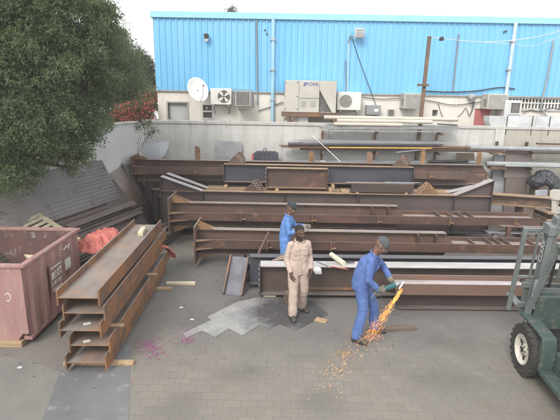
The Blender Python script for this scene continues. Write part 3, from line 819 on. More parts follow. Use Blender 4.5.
# sparks: a dense jet from the disc to the ground and loose ones around
def sparks():
    s = MB(); src = dcen + Vector((0.0, 0.0, -0.07)); foot = G(366, 341, 0.02)
    def sliver(p, d, L, w):
        d = d.normalized(); u = d.cross(Vector((0.3, 1, 0.2))).normalized() * w; v = d.cross(u).normalized() * w
        a, b = p - d * L / 2, p + d * L / 2; m = p + d * L * 0.15
        s.add([a, m + u, m + v, m - u, m - v, b], [(0, 1, 2), (0, 2, 3), (0, 3, 4), (0, 4, 1), (5, 2, 1), (5, 3, 2), (5, 4, 3), (5, 1, 4)])
    rnd = random.Random(3)
    for i in range(560):
        t = rnd.random() ** 1.35
        p = src.lerp(foot, t) + Vector((rnd.gauss(0, 1), rnd.gauss(0, 1), rnd.gauss(0, 0.6))) * (0.016 + 0.085 * t * t)
        p.z -= 0.05 * math.sin(PI * t) * 0.5
        if p.z < 0.01: p.z = 0.01 + rnd.random() * 0.03
        s.m = 1 if (rnd.random() < 0.3 * (1 - t)) else 0
        sliver(p, (foot - src) + Vector((rnd.gauss(0, .12), rnd.gauss(0, .12), rnd.gauss(0, .10))), rnd.uniform(0.03, 0.09) * (1.2 - 0.5 * t), 0.0021)
    s.m = 0
    for i in range(150):
        a = rnd.uniform(-0.3, 2 * PI); r_ = abs(rnd.gauss(0, 0.28)) + 0.03
        p = foot + Vector((math.cos(a) * r_ * 1.1, math.sin(a) * r_ * 0.8, abs(rnd.gauss(0, 0.10)) + 0.01))
        sliver(p, Vector((rnd.gauss(0, 1), rnd.gauss(0, 1), rnd.gauss(0.2, .6))), rnd.uniform(0.008, 0.028), 0.0026)
    for i in range(70):
        q = G(rnd.gauss(378, 14), rnd.gauss(318, 12), rnd.uniform(0.02, 0.4))
        sliver(q, Vector((rnd.gauss(-.5, .5), rnd.gauss(-.3, .5), rnd.gauss(-.6, .5))), rnd.uniform(0.008, 0.026), 0.0024)
    for i in range(150):
        t = rnd.random() ** .9
        q = G(366 - 42 * t + rnd.gauss(0, 3 + 7 * t), 340 + 44 * t + rnd.gauss(0, 3 + 6 * t), rnd.uniform(0.01, 0.10))
        s.m = 1 if rnd.random() < .35 else 0
        sliver(q, Vector((-1 + rnd.gauss(0, .25), -1.3 + rnd.gauss(0, .25), rnd.gauss(0, .2))), rnd.uniform(0.02, 0.075), 0.0019)
    o = s.build('sparks', [M['spark'], M['spark_hot']], smooth=0)
    tag(o, 'orange sparks spraying from the angle grinder down to the ground', 'sparks', kind='stuff')
sparks()

# ------------------------------------------------------------------ ground
g = MB(); g.add([(-60, -25, 0), (60, -25, 0), (60, 70, 0), (-60, 70, 0)], [(0, 1, 2, 3)])
tag(g.build('ground', M['paving'], smooth=0), 'grey block paving of the yard', None, kind='structure')
del bpy.data.objects['ground']['label']
sl = [G(128, 440), G(131, 345), G(110, 340), G(60, 372), G(43, 418), G(38, 440)]
g = MB(); g.add([Vector((p.x, p.y, 0.004)) for p in sl], [list(range(len(sl)))])
g.build('concrete_path', M['slab'], smooth=0)['kind'] = 'structure'
sl2 = [G(43, 418), G(60, 372), G(20, 358), G(-60, 352), G(-120, 440), G(38, 440)]
g = MB(); g.add([Vector((p.x, p.y, 0.004)) for p in sl2], [list(range(len(sl2)))])
g.build('concrete_pavement', M['slab_pale'], smooth=0)['kind'] = 'structure'

# ------------------------------------------------------------------ warehouse
YB = 16.3
XL = D(154, 20, YB).x; ZT = D(280, 14.5, YB).z; ZC = 4.17; XR = 16.0; DEP = 14.0
bd = empty('warehouse', (XL, YB, 0)); tag(bd, 'long warehouse with sky blue ribbed cladding above a cream white wall', 'building')
W = XR - XL
def part(mb, name, mat, parent, **k): return mb.build(name, mat, parent, **k)
# lower wall with openings left as recesses (front face panels around the openings)
ops = []   # (x0,x1,z0,z1)
def opx(x0, x1, y0, y1):
    a = D(x0, y1, YB); b_ = D(x1, y0, YB); return (a.x - XL, b_.x - XL, a.z, b_.z)
o_sh = opx(169, 187, 103, 127); o_sh = (o_sh[0], o_sh[1], 1.0, o_sh[3])
o_win = opx(202, 213, 104, 119)
o_hole = opx(432, 438, 110, 116)
o_door = opx(473, 491, 109, 127); o_door = (o_door[0], o_door[1], 0.9, o_door[3])
o_gr = opx(507, 575, 95, 108)
ops = sorted([o_sh, o_win, o_hole, o_door, o_gr])
w = MB(); x = 0.0; t = 0.25
for (x0, x1, z0, z1) in ops:
    w.span((x, 0, 0), (x0, t, ZC)); w.span((x0, 0.0, 0), (x1, t, z0)); w.span((x0, 0.0, z1), (x1, t, ZC)); x = x1
w.span((x, 0, 0), (W, t, ZC))
w.span((0, t, 0), (t, DEP, ZC)); w.span((0.3, t + 0.35, 0), (W, t + 0.4, ZC))
part(w, 'wall', M['plaster'], bd, smooth=0)
# cladding: trapezoid ribs in real relief
def ribs(L, pitch=0.2, d=0.032):
    p = []; x = 0.0
    while x < L - pitch:
        p += [(x, 0.0), (x + pitch * 0.62, 0.0), (x + pitch * 0.72, -d), (x + pitch * 0.9, -d)]; x += pitch
    p.append((L, 0.0)); return p
rp = ribs(W)
w = MB()
vs = [(x - 0.02, y - 0.04, ZC - 0.06) for x, y in rp] + [(x - 0.02, y - 0.04, ZT - 0.12) for x, y in rp]
n = len(rp); w.add(vs, [(i, i + 1, n + i + 1, n + i) for i in range(n - 1)])
rp2 = ribs(DEP)
vs = [(y - 0.04, x + 0.0, ZC - 0.06) for x, y in rp2] + [(y - 0.04, x, ZT - 0.12) for x, y in rp2]
n = len(rp2); w.add(vs, [(i, i + 1, n + i + 1, n + i) for i in range(n - 1)])
cl = part(w, 'cladding', M['clad'], bd, smooth=0)
w = MB(); w.span((-0.10, -0.13, ZT - 0.17), (W, 0.1, ZT + 0.03)); w.span((-0.10, 0.1, ZT - 0.17), (0.1, DEP, ZT + 0.03))
part(w, 'roof_trim', M['trim_blue'], bd, bevel=0.01)
for k in range(9):
    pass
w = MB(); w.span((0.1, 0.1, ZT - 0.3), (W, DEP, ZT - 0.02)); part(w, 'roof', M['grey_sheet'], bd, smooth=0)
w = MB(); w.span((-0.03, -0.07, ZC - 0.10), (W, 0.0, ZC - 0.063)); part(w, 'flashing', M['frame_grey'], bd, smooth=0)
# openings
w = MB(); z = o_sh[2]
while z < o_sh[3] - 0.05:
    w.prism([(0.10, z), (0.13, z + 0.02), (0.13, z + 0.07), (0.10, z + 0.09)], o_sh[0], o_sh[1]); z += 0.09
sh = part(w, 'shutter', M['shutter'], bd)
w = MB()
for a, b_ in (((o_sh[0] - .05, -.03, o_sh[2]), (o_sh[0], .1, o_sh[3] + .05)), ((o_sh[1], -.03, o_sh[2]), (o_sh[1] + .05, .1, o_sh[3] + .05)), ((o_sh[0], -.03, o_sh[3]), (o_sh[1], .1, o_sh[3] + .05))): w.span(a, b_)
part(w, 'frame', M['frame_grey'], sh)
w = MB(); w.span((o_win[0], 0.10, o_win[2]), (o_win[1], 0.13, o_win[3])); wn_ = part(w, 'window', M['grille'], bd)
w = MB(); fx0, fx1, fz0, fz1 = o_win
for a, b_ in (((fx0, -.02, fz0), (fx0 + .04, .1, fz1)), ((fx1 - .04, -.02, fz0), (fx1, .1, fz1)), ((fx0 + .04, -.02, fz0), (fx1 - .04, .1, fz0 + .04)), ((fx0 + .04, -.02, fz1 - .04), (fx1 - .04, .1, fz1)), ((fx0 + .04, .0, (fz0 + fz1) / 2 - .02), (fx1 - .04, .1, (fz0 + fz1) / 2 + .03))): w.span(a, b_)
w.span((fx0 + .12, 0.085, fz1 - .17), (fx0 + .20, 0.098, fz1 - .10))
part(w, 'frame', M['ac_white'], wn_)
w = MB(); w.span((o_hole[0], 0.15, o_hole[2]), (o_hole[1], 0.2, o_hole[3])); part(w, 'vent_opening', M['grille'], bd)
w = MB(); w.span((o_door[0], 0.05, o_door[2]), (o_door[1], 0.10, o_door[3])); part(w, 'door', M['door_red'], bd)
w = MB(); w.span((o_gr[0], 0.16, o_gr[2]), (o_gr[1], 0.2, o_gr[3])); gw = part(w, 'grille_window', M['grille'], bd)
w = MB(); x = o_gr[0] + 0.03
while x < o_gr[1]:
    w.span((x, 0.06, o_gr[2]), (x + 0.045, 0.11, o_gr[3])); x += 0.115
w.span((o_gr[0], 0.04, o_gr[2] + .16), (o_gr[1], 0.058, o_gr[2] + .20)); w.span((o_gr[0], 0.04, o_gr[3] - .16), (o_gr[1], 0.058, o_gr[3] - .12))
part(w, 'bars', M['ac_white'], gw)
w = MB(); w.span((o_gr[0] - .05, -.05, o_gr[2] - .08), (o_gr[1], .03, o_gr[2])); part(w, 'sill', M['coping'], gw)
# downpipes and conduits on the facade (parts of the building)
def wpipe(name, pts, r, mat, off=0.11):
    w = MB(); w.tube([D(x, y, YB - off) - Vector((XL, YB, 0)) for x, y in pts], r, 10)
    return part(w, name, mat, bd)
dp = wpipe('downpipe', [(273.3, 18), (272.4, 122), (272.0, 160)], 0.062, M['pipe_blue'])
dp2 = wpipe('downpipe', [(516, 22), (506, 95), (501, 130)], 0.062, M['pipe_pale'])
for o_, pts in ((dp, [(273, 40), (272.7, 70), (272.4, 100)]), (dp2, [(513, 42), (509, 70)])):
    for (x, y) in pts:
        w = MB(); p = D(x, y, YB - 0.11) - Vector((XL, YB, 0)); w.box(p, (0.17, 0.15, 0.04)); part(w, 'pipe_clip', M['frame_grey'], o_)
wpipe('conduit', [(256.5, 20), (257.5, 105)], 0.025, M['conduit'], 0.09)
wpipe('conduit', [(349, 36), (347.5, 92)], 0.035, M['pipe_blue'], 0.10)
wpipe('conduit', [(345.5, 60), (346, 92)], 0.014, M['conduit'], 0.09)
wpipe('conduit', [(459, 34), (456, 60), (453, 92)], 0.025, M['conduit'], 0.09)
wpipe('conduit', [(553.5, 41), (548, 75), (543, 96), (541, 108), (547, 117)], 0.028, M['alu'], 0.12)
# cladding holes, bell box
for (x, y) in ((265, 30), (267, 34), (504, 32), (506, 31)):
    w = MB(); w.box(D(x, y, YB - 0.085) - Vector((XL, YB, 0)), (0.05, 0.02, 0.05)); part(w, 'vent_cap', M['black'], bd)

# ---- fixtures on the facade
def at(x, y, off): return D(x, y, YB - off)
# wall lamp
p = at(206.5, 38, 0.16); o = empty('wall_lamp', p); tag(o, 'small dark lamp with white glass on the blue cladding', 'lamp')
w = MB(); w.prism([(-0.09, 0.06), (0.09, 0.06), (0.06, 0.13), (-0.06, 0.13)], -0.09, 0.05, 'Y'); w.span((-.06, -.08, -.02), (.06, .05, .06)); w.build('housing', M['grease'], o)
w = MB(); w.lathe([(0.0, -0.12), (0.05, -0.11), (0.07, -0.06), (0.06, -0.02)], 12); w.build('lamp_glass', M['lamp_glass'], o)
w = MB(); w.span((-.02, .05, 0), (.02, .12, .04)); w.build('bracket', M['grease'], o)
# floodlight
p = at(359.5, 33.5, 0.22); o = empty('floodlight', p); tag(o, 'square pale floodlight on a short arm at the top of a thin pole', 'lamp')
w = MB(); w.prism([(-.15, -.15), (.15, -.15), (.15, .15), (-.15, .15)], -0.10, 0.02, 'Y'); w.build('housing', M['ac_white'], o, bevel=0.02)
w = MB(); w.span((-.13, -.115, -.13), (.13, -.102, .13)); 
for i in range(4): w.span((-.13, -.12, -.12 + i * .07), (.13, -.1155, -.10 + i * .07))
w.build('lens', M['alu'], o)
w = MB(); w.tube([(-.12, 0.03, -.10), (-.30, 0.08, -.06), (-.34, 0.10, -.3)], 0.022); w.build('arm', M['conduit'], o)
# stay wire from the floodlight
w = MB(); w.tube([at(352, 38, .1), at(360, 62, .1), at(377, 108, .1)], 0.012, 6); tag(w.build('stay_cable', M['cable']), 'dark stay cable slanting down the cladding from the floodlight', 'cable')
# satellite dish
p = at(198, 89.5, 0.62); o = empty('satellite_dish', p); tag(o, 'tilted white satellite dish mounted beside the small window', 'satellite dish')
dirn = Vector((0.55, -0.80, 0.42)).normalized()
q = dirn.to_track_quat('Z', 'Y').to_matrix().to_4x4()
prof = [(0.0, -0.09)] + [(0.37 * i / 8, -0.09 + 0.09 * (i / 8) ** 2) for i in range(1, 9)]
w = MB(); w.lathe(prof, 36, q @ Matrix.Scale(1.15, 4, (0, 1, 0))); ds = w.build('reflector', M['dish'], o); sm = ds.modifiers.new('t', 'SOLIDIFY'); sm.thickness = 0.012
w = MB(); w.tube([q @ Vector((0, -0.42, -0.02)), q @ Vector((0, -0.30, 0.30)), q @ Vector((0, -0.05, 0.42))], 0.012, 8); w.tube([q @ Vector((0, -0.07, 0.40)), q @ Vector((0, -0.03, 0.46))], 0.03, 10); w.build('feed_arm', M['frame_grey'], o)
w = MB(); w.tube([q @ Vector((0, 0, -0.08)), Vector((0.25, 0.42, -.06)), Vector((0.30, 0.60, -.06))], 0.025, 8); w.box((0.30, 0.60, -.06), (.16, .03, .2)); w.build('mount', M['frame_grey'], o)

def condenser(px, py, wd, hh, fan_right, label, dark):
    p = at(px, py, 0.26); o = empty('air_conditioner', p); tag(o, label, 'air conditioner', 'outdoor air conditioners on the warehouse wall')
    w = MB(); w.span((-wd / 2, -0.15, -hh / 2), (wd / 2, 0.15, hh / 2)); w.build('casing', M['ac_white'], o, bevel=0.015)
    fx = wd * 0.14 * (1 if fan_right else -1)
    rot = Matrix.Translation((fx, -0.152, 0)) @ Matrix.Rotation(R(90), 4, 'X')
    w = MB(); w.lathe([(0, 0.0), (0.2, 0.0), (0.205, 0.01)], 28, rot); fb = w.build('fan_opening', M['grille' if dark else 'grille_pale'], o)
    w = MB()
    if dark:
        for k in range(4):
            w.add([Vector((0.03, -.01, 0)), Vector((0.19, -0.035, 0)), Vector((0.19, 0.06, 0)), Vector((0.03, 0.02, 0))], [(0, 1, 2, 3)], Matrix.Translation((fx, -0.160, 0)) @ Matrix.Rotation(R(90), 4, 'X') @ Matrix.Rotation(PI / 2 * k + .6, 4, 'Z'))
    else:
        for rr in (0.05, 0.10, 0.15, 0.2):
            w.tube([(fx + rr * math.cos(a), -0.172, rr * math.sin(a)) for a in [2 * PI * i / 24 for i in range(25)]], 0.005, 5, False)
        for k in range(8):
            a = PI * k / 4; w.tube([(fx + 0.02 * math.cos(a), -0.168, 0.02 * math.sin(a)), (fx + 0.2 * math.cos(a), -0.168, 0.2 * math.sin(a))], 0.004, 5)
    w.build('fan_guard', M['ac_white' if dark else 'grille_pale'], fb)
    for sx in (-wd * .35, wd * .35):
        w = MB(); w.span((sx - .02, -0.16, -hh / 2 - .05), (sx + .02, 0.25, -hh / 2)); w.bar((sx, 0.23, -hh / 2 - .3), (sx, -0.10, -hh / 2 - .05), .03, .03); w.build('bracket', M['frame_grey'], o)
    return o
condenser(221.5, 96.5, 0.70, 0.53, True, 'white split air conditioner with a dark four blade fan next to the satellite dish', True)
condenser(348.5, 101, 0.80, 0.60, False, 'white split air conditioner with a round grey grille right of the large packaged unit', False)

def window_ac(px, py, wd, hh, label, face, cage=False):
    p = at(px, py, 0.32); o = empty('window_air_conditioner', p); tag(o, label, 'air conditioner', 'window air conditioners on the warehouse wall')
    w = MB(); w.span((-wd / 2, -0.28, -hh / 2), (wd / 2, 0.32, hh / 2)); w.build('casing', M['ac_beige'], o, bevel=0.012)
    w = MB(); w.span((-wd / 2 + .04, -0.292, -hh / 2 + .04), (wd / 2 - .04, -0.283, hh / 2 - .04)); gq = w.build('coil_grille', M[face], o)
    w = MB(); nn = 9
    for i in range(nn): 
        x = -wd / 2 + .05 + (wd - .1) * i / (nn - 1); w.span((x - .006, -0.30, -hh / 2 + .04), (x + .006, -0.2925, hh / 2 - .04))
    w.build('fins', M['grille_pale'], gq)
    w = MB()
    for i in range(5):
        z = -hh / 2 + .10 + i * .05; w.span((-wd / 2 - .006, -0.2, z), (-wd / 2 - .001, 0.05, z + .02))
    w.build('side_louvre', M['grille'], o)
    if cage:
        w = MB()
        for sx in (-wd / 2 - .05, wd / 2 + .05):
            for sy in (-0.32, 0.3): w.span((sx - .012, sy - .012, -hh / 2 - .06), (sx + .012, sy + .012, hh / 2 + .05))
        for z in (-hh / 2 - .05, hh / 2 + .04): w.span((-wd / 2 - .05, -.332, z - .012), (wd / 2 + .05, -.31, z + .012))
        w.build('cage', M['conduit'], o)
    return o
window_ac(243.5, 98.5, 0.52, 0.50, 'small boxed air conditioner with dark coil and cage frame beside the white split unit', 'grille', True)
window_ac(411, 101, 0.60, 0.50, 'beige window air conditioner left of the leaning brown post', 'grille_pale')
window_ac(494, 101.5, 0.66, 0.50, 'beige window air conditioner above the red door', 'grille_pale')
# grey box under cables
p = at(373, 110, 0.2); o = empty('electrical_box', p); tag(o, 'grey electrical box with a pale label on the wall above the pipes', 'box')
w = MB(); w.span((-.24, -.12, -.16), (.24, .2, .16)); w.build('housing', M['grey_sheet'], o, bevel=0.01); w = MB(); w.span((.02, -.128, -.05), (.16, -.122, .04)); w.build('sticker', M['paper'], o)
p = at(391, 112, 0.08); o = empty('vent_box', p); tag(o, 'small brown square vent on the white wall', 'vent')
w = MB(); w.span((-.10, -.03, -.09), (.10, .08, .09)); w.build('frame', M['grille_pale'], o); w = MB(); w.span((-.075, -.036, -.065), (.075, -.032, .065)); w.build('opening', M['grille'], o)
# fan hood, round
p = at(471, 97, 0.1); o = empty('exhaust_cowl', p); tag(o, 'round grey exhaust cowl on the white wall near the red door', 'vent')
w = MB(); w.tube([(0, .1, 0), (0, -.1, 0), (0.02, -.2, -.06)], [.11, .11, .10], 16); w.build('duct_mouth', M['frame_grey'], o); w = MB(); w.tube([(0.14, 0.06, -0.02), (0.15, 0.06, -0.4), (0.05, 0.06, -.55)], .012, 6); w.build('pipe', M['conduit'], o)
# air cooler with duct
p = at(511, 107, 0.45); o = empty('air_cooler', p); tag(o, 'pale box air cooler with dark square mouth standing on the galvanised duct', 'air cooler')
w = MB(); w.span((-.30, -.2, -.33), (.24, .42, .22)); w.build('casing', M['galv'], o, bevel=0.015)
w = MB(); w.span((-.12, -.216, -.20), (.19, -.204, .14)); w.build('mouth', M['grille'], o)
w = MB()
for a, b_ in (((-.15, -.24, -.23), (-.12, -.205, .17)), ((.19, -.24, -.23), (.22, -.205, .17)), ((-.12, -.24, -.23), (.19, -.205, -.20)), ((-.12, -.24, .14), (.19, -.205, .17))): w.span(a, b_)
w.build('mouth_frame', M['ac_white'], o)
# big packaged unit on its stand
c0 = at(284.5, 112, 0.85); c1 = at(337, 81, 0.85)
o = empty('packaged_air_conditioner', ((c0.x + c1.x) / 2, YB - 0.85, c0.z)); tag(o, 'large beige packaged air conditioner on a brown steel stand', 'air conditioner')
hw = (c1.x - c0.x) / 2; hh = c1.z - c0.z
w = MB(); w.span((-hw, 0, 0), (hw * 0.34, .7, hh)); w.build('casing', M['ac_beige'], o, bevel=0.012)
w = MB(); w.prism([(hw * .345, 0), (hw, 0), (hw, hh), (hw * .345, hh)], 0.10, 0.7, 'Y'); w.prism([(hw * .345, hh), (hw, hh), (hw, 0.0), (hw * 0.86, 0.0), (hw * .345, hh * .72)], 0.0, 0.10, 'Y'); w.build('coil_section', M['ac_beige'], o)
w = MB(); w.prism([(hw * .36, 0.03), (hw * .84, 0.03), (hw * .36, hh * .70)], 0.085, 0.097, 'Y'); w.build('coil_grille', M['grille'], o)
w = MB()
for x in (-hw * .50, -hw * .46): pass
w.span((-hw * .47, -.012, 0), (-hw * .445, -.002, hh)); w.span((-hw * .42, -.012, hh * .44), (hw * .33, -.002, hh * .47)); w.build('seam', M['grille_pale'], o)
w = MB()
for k in range(2):
    for i in range(3): w.span((-hw * (.36 - .36 * k) + i * .06, -.010, hh * .18), (-hw * (.36 - .36 * k) + i * .06 + .04, -.002, hh * .36))
w.build('louvre', M['grille_pale'], o)
w = MB()
for z in (hh * .1, hh * .5, hh * .93):
    for x in (-hw * .97, -hw * .52): w.box((x, -.008, z), (.025, .012, .03))
w.build('latch', M['grease'], o)
tx = text_mesh('logo_text', 'YORK', 0.15, M['ylogo'], o, off=0.004); tx.location = (hw * .06, -0.006, hh * .885); tx.rotation_euler = (R(90), 0, 0)
w = MB(); w.add([(-hw * .30, -.008, hh * .83), (-hw * .20, -.008, hh * .83), (-hw * .15, -.008, hh * .94), (-hw * .25, -.008, hh * .94), (-hw * .30, -.003, hh * .83), (-hw * .20, -.003, hh * .83), (-hw * .15, -.003, hh * .94), (-hw * .25, -.003, hh * .94)], [(0, 1, 2, 3), (4, 5, 6, 7), (0, 1, 5, 4), (1, 2, 6, 5), (2, 3, 7, 6), (3, 0, 4, 7)]); w.build('logo_mark', M['ylogo'], o)
st = empty('unit_stand', (o.location.x, YB - 0.85, 0)); tag(st, 'rusty brown steel stand carrying the large packaged air conditioner', 'stand')
w = MB(); zb = c0.z
w.span((-hw - .1, .02, zb - .14), (hw + .15, .12, zb - .002)); w.span((-hw - .1, .55, zb - .14), (hw + .15, .65, zb - .002))
for x in (-hw * .9, -.1, hw * .8): w.span((x - .04, .121, zb - .12), (x + .04, .549, zb - .02))
w.build('frame', M['steel_rust'], st)
for sx in (-hw * .85, hw * .95):
    for sy in (.07, .6):
        w = MB(); w.span((sx - .04, sy - .04, 0), (sx + .04, sy + .04, zb - .142)); w.build('leg', M['steel_rust'], st)
w = MB(); w.bar((-hw - .05, .07, zb - .5), (-hw + .45, .07, zb - .17), .05, .05); w.build('brace', M['steel_rust'], st)
w = MB(); w.prism([(-hw * .75, zb - .50), (-hw * .05, zb - .50), (-hw * .05, zb - .15), (-hw * .75, zb - .15)], .2, .5, 'Y'); w.build('drip_tray', M['white_paint'], st)

# galvanised duct lying along the wall top
YD = 15.25
o = empty('air_duct', D(520, 124, YD)); tag(o, 'white galvanised air duct with creased panels and a curved left end on the yard wall', 'duct')
pl = D(483, 116, YD) - o.location; pr = D(560, 116, YD) - o.location; bt = D(520, 133, YD).z - o.location.z; tp = D(520, 116.5, YD).z - o.location.z
xs0 = D(501, 124, YD).x - o.location.x
segs = [xs0 + i * 1.02 for i in range(5)]
for a, b_ in zip(segs, segs[1:]):
    w = MB(); h2 = 0.22
    y0 = -.22
    vs = [(a, y0, bt), (b_ - .02, y0, bt), (b_ - .02, y0, tp), (a, y0, tp), ((a + b_) / 2, y0 - .03, (bt + tp) / 2), (a, .22, bt), (b_ - .02, .22, bt), (b_ - .02, .22, tp), (a, .22, tp), ((a + b_) / 2, 0, tp + .02)]
    w.add(vs, [(0, 1, 4), (1, 2, 4), (2, 3, 4), (3, 0, 4), (5, 8, 7, 6), (0, 5, 6, 1), (3, 2, 9), (2, 7, 9), (7, 8, 9), (8, 3, 9), (0, 3, 8, 5), (1, 6, 7, 2)])
    w.span((b_ - .02, -.245, bt - .02), (b_ + .005, .24, tp + .02))
    w.build('duct_segment', M['galv'], o, smooth=0)
w = MB(); n = 8; vs = []
xe = xs0 - .004; cx_ = xe; 
outer = [(xe - 0.50 * math.cos(PI / 2 * i / n) * 1.0, tp - (tp - bt) * math.sin(PI / 2 * i / n) ** 0.9) for i in range(n + 1)]
poly = outer + [(xe, tp)]
w.prism([(x, z) for x, z in poly], -.22, .22, 'Y'); w.build('elbow', M['galv'], o, smooth=20)
for px_ in (503, 528, 545):
    w = MB(); xx = D(px_, 124, YD).x - o.location.x; w.span((xx - .010, -.262, bt - .05), (xx + .010, -.246, tp + .03)); w.span((xx - .015, -.246, bt - .05), (xx + .015, .24, bt - .024)); w.build('bracket', M['grease'], o)

# ------------------------------------------------------------------ cables
def cable(name, pts, r, mat, label, n=6):
    w = MB(); P = []
    pts = [Vector(p) for p in pts]
    for i in range(len(pts) - 1):
        a = pts[max(i - 1, 0)]; b_ = pts[i]; c = pts[i + 1]; d = pts[min(i + 2, len(pts) - 1)]
        for k in range(6):
            t = k / 6
            P.append(0.5 * ((2 * b_) + (c - a) * t + (2 * a - 5 * b_ + 4 * c - d) * t * t + (3 * b_ - a - 3 * c + d) * t ** 3))
    P.append(pts[-1]); w.tube(P, r, n)
    return tag(w.build(name, mat), label, 'cable')
cable('overhead_cable', [D(430, 37, 15.0), D(455, 40, 15.2), D(485, 42, 15.4), D(520, 39.5, 15.2), D(545, 35, 14.8), D(575, 26, 14.4)], 0.012, M['cable_pale'], 'pale overhead cable strung from the leaning brown post past the cladding')
cable('overhead_cable', [D(485, 42.5, 15.4), D(510, 44, 15.2), D(530, 46, 15.2), D(545, 42, 15.0), D(575, 31, 14.6)], 0.009, M['cable_pale'], 'lower thin overhead cable that splits from the pale one at the right')
w = MB(); p = D(441.5, 39, 15.1); w.box(p, (.12, .12, .10)); w.box(p + Vector((0, -.07, -.03)), (.07, .05, .06)); w.tube([p + Vector((0, 0, .05)), p + Vector((0, 0, .09))], 0.012)
tag(w.build('cable_camera', M['grease'], bevel=.01), 'small dark box hanging from the overhead cable near the post', 'camera')
cable('wall_cable', [at(425, 91, .10), at(450, 92, .10), at(475, 91, .10), at(500, 87.5, .10), at(515, 89, .1)], 0.022, M['cable'], 'dark cable running along the bottom edge of the blue cladding')
cable('wall_cable', [at(362, 97, .06), at(380, 99, .06), at(405, 98.5, .06), at(430, 101, .06), at(455, 105, .06), at(485, 101, .06)], 0.014, M['cable'], 'thin dark cable sagging across the white wall between two beige units')
cable('wall_cable', [at(438, 103, .05), at(443, 117, .05), at(452, 121, .05), at(462, 113, .05), at(466, 108, .05), at(470, 116, .05), at(474, 100, .05)], 0.010, M['cable'], 'looping thin cable hanging on the white wall left of the red door')
cable('wall_cable', [at(258, 111, .05), at(270, 107, .05), at(283, 102, .05)], 0.016, M['cable'], 'short dark pipe rising to the left side of the packaged unit')
cable('wall_cable', [at(523, 113, .06), at(531, 110, .06), at(540, 112, .06), at(552, 108, .06), at(568, 112, .06)], 0.012, M['cable'], 'thin cable drooping below the barred window at the right')

# leaning post
w = MB(); a, b_ = D(420, 118, 14.95), D(429.5, 36.5, 15.0); w.bar(a, b_, .10, .10, (0, 1, 0))
pr_ = empty('steel_post', a); tag(pr_, 'leaning brown steel post with a short crossbar rising above the pipe rack', 'post')
w = MB(); w.bar((0, 0, -1.4), b_ - a, .10, .10, (0, 1, 0)); w.build('shaft', M['steel_rust'], pr_)
cb = D(423, 85, 14.88) - a
w = MB(); w.box(cb, (.36, .05, .07)); w.build('crossbar', M['steel_rust'], pr_)

# ------------------------------------------------------------------ yard walls
YW = 15.0
CX = D(143, 124, YW).x
o = empty('yard_wall', (CX, YW, 0)); tag(o, 'long whitewashed block wall at the back of the yard', 'wall')
zt = 3.06
xw_ = D(497, 150, YW).x - CX
w = MB(); w.span((0, 0, 0), (xw_, .2, zt)); w.build('wall', M['block_wall'], o, smooth=0)
w = MB(); w.span((xw_ + .001, 0, 0), (22, .2, zt)); w.build('wall', M['block_wall_bare'], o, smooth=0)
w = MB(); w.span((-.03, -.035, zt + .002), (22, .235, zt + .10)); cpo = w.build('coping', M['coping'], o, bevel=.012)
w = MB(); rr = random.Random(4); x = .2
while x < 4.6:
    if rr.random() < .8: w.span((x, -.02, zt + .101), (x + rr.uniform(.04, .11), .12, zt + .101 + rr.uniform(.015, .05)))
    x += rr.uniform(.2, .38)
w.build('mortar_lump', M['coping'], cpo)
for px_ in (323, 497):
    x = D(px_, 150, YW).x - CX
    w = MB(); w.span((x - .15, -.07, 0), (x + .15, -.001, zt)); w.build('pilaster', M['block_wall'], o, smooth=0)
# left wall, running towards the camera and away to the left
LD = Vector((-2.5, -8.5, 0)).normalized(); LL = 14.0
o = empty('boundary_wall', (CX, YW, 0), math.atan2(LD.y, LD.x)); tag(o, 'white plastered wall along the left side of the yard under the tree', 'wall')
w = MB(); w.span((0.02, -.2, 0), (LL, 0, zt)); w.build('wall', M['left_wall'], o, smooth=0)
w = MB(); w.span((0.25, -.23, zt + .002), (LL, .03, zt + .07)); w.build('coping', M['coping'], o, bevel=.012)
LM = Matrix.Translation((CX, YW, 0)) @ Matrix.Rotation(math.atan2(LD.y, LD.x), 4, 'Z')   # +x along the wall to camera, +y into the yard

# ------------------------------------------------------------------ steel members
def ipoly(h, b, tf, tw, z0=0.0, rot=False):
    p = [(-b / 2, 0), (b / 2, 0), (b / 2, tf), (tw / 2, tf), (tw / 2, h - tf), (b / 2, h - tf), (b / 2, h), (-b / 2, h), (-b / 2, h - tf), (-tw / 2, h - tf), (-tw / 2, tf), (-b / 2, tf)]
    if rot:
        p = [(y - h / 2, x + b / 2) for x, y in p]
    return [(x, y + z0) for x, y in p]

def add_bolts(parent, xs, ys, zs, axis='X', r=.014, l=.02, mat='grille_pale'):
    for x in xs:
        for y in ys:
            for z in zs:
                w = MB(); bolt_rows(w, [x], [y], [z], axis, r, l); w.build('bolt', M[mat], parent)

def bolt_rows(mb, xs, ys, zs, axis='X', r=.014, l=.02):
    for x in xs:
        for y in ys:
            for z in zs:
                if axis == 'X': mb.tube([(x - l / 2, y, z), (x + l / 2, y, z)], r, 6)
                else: mb.tube([(x, y - l / 2, z), (x, y + l / 2, z)], r, 6)

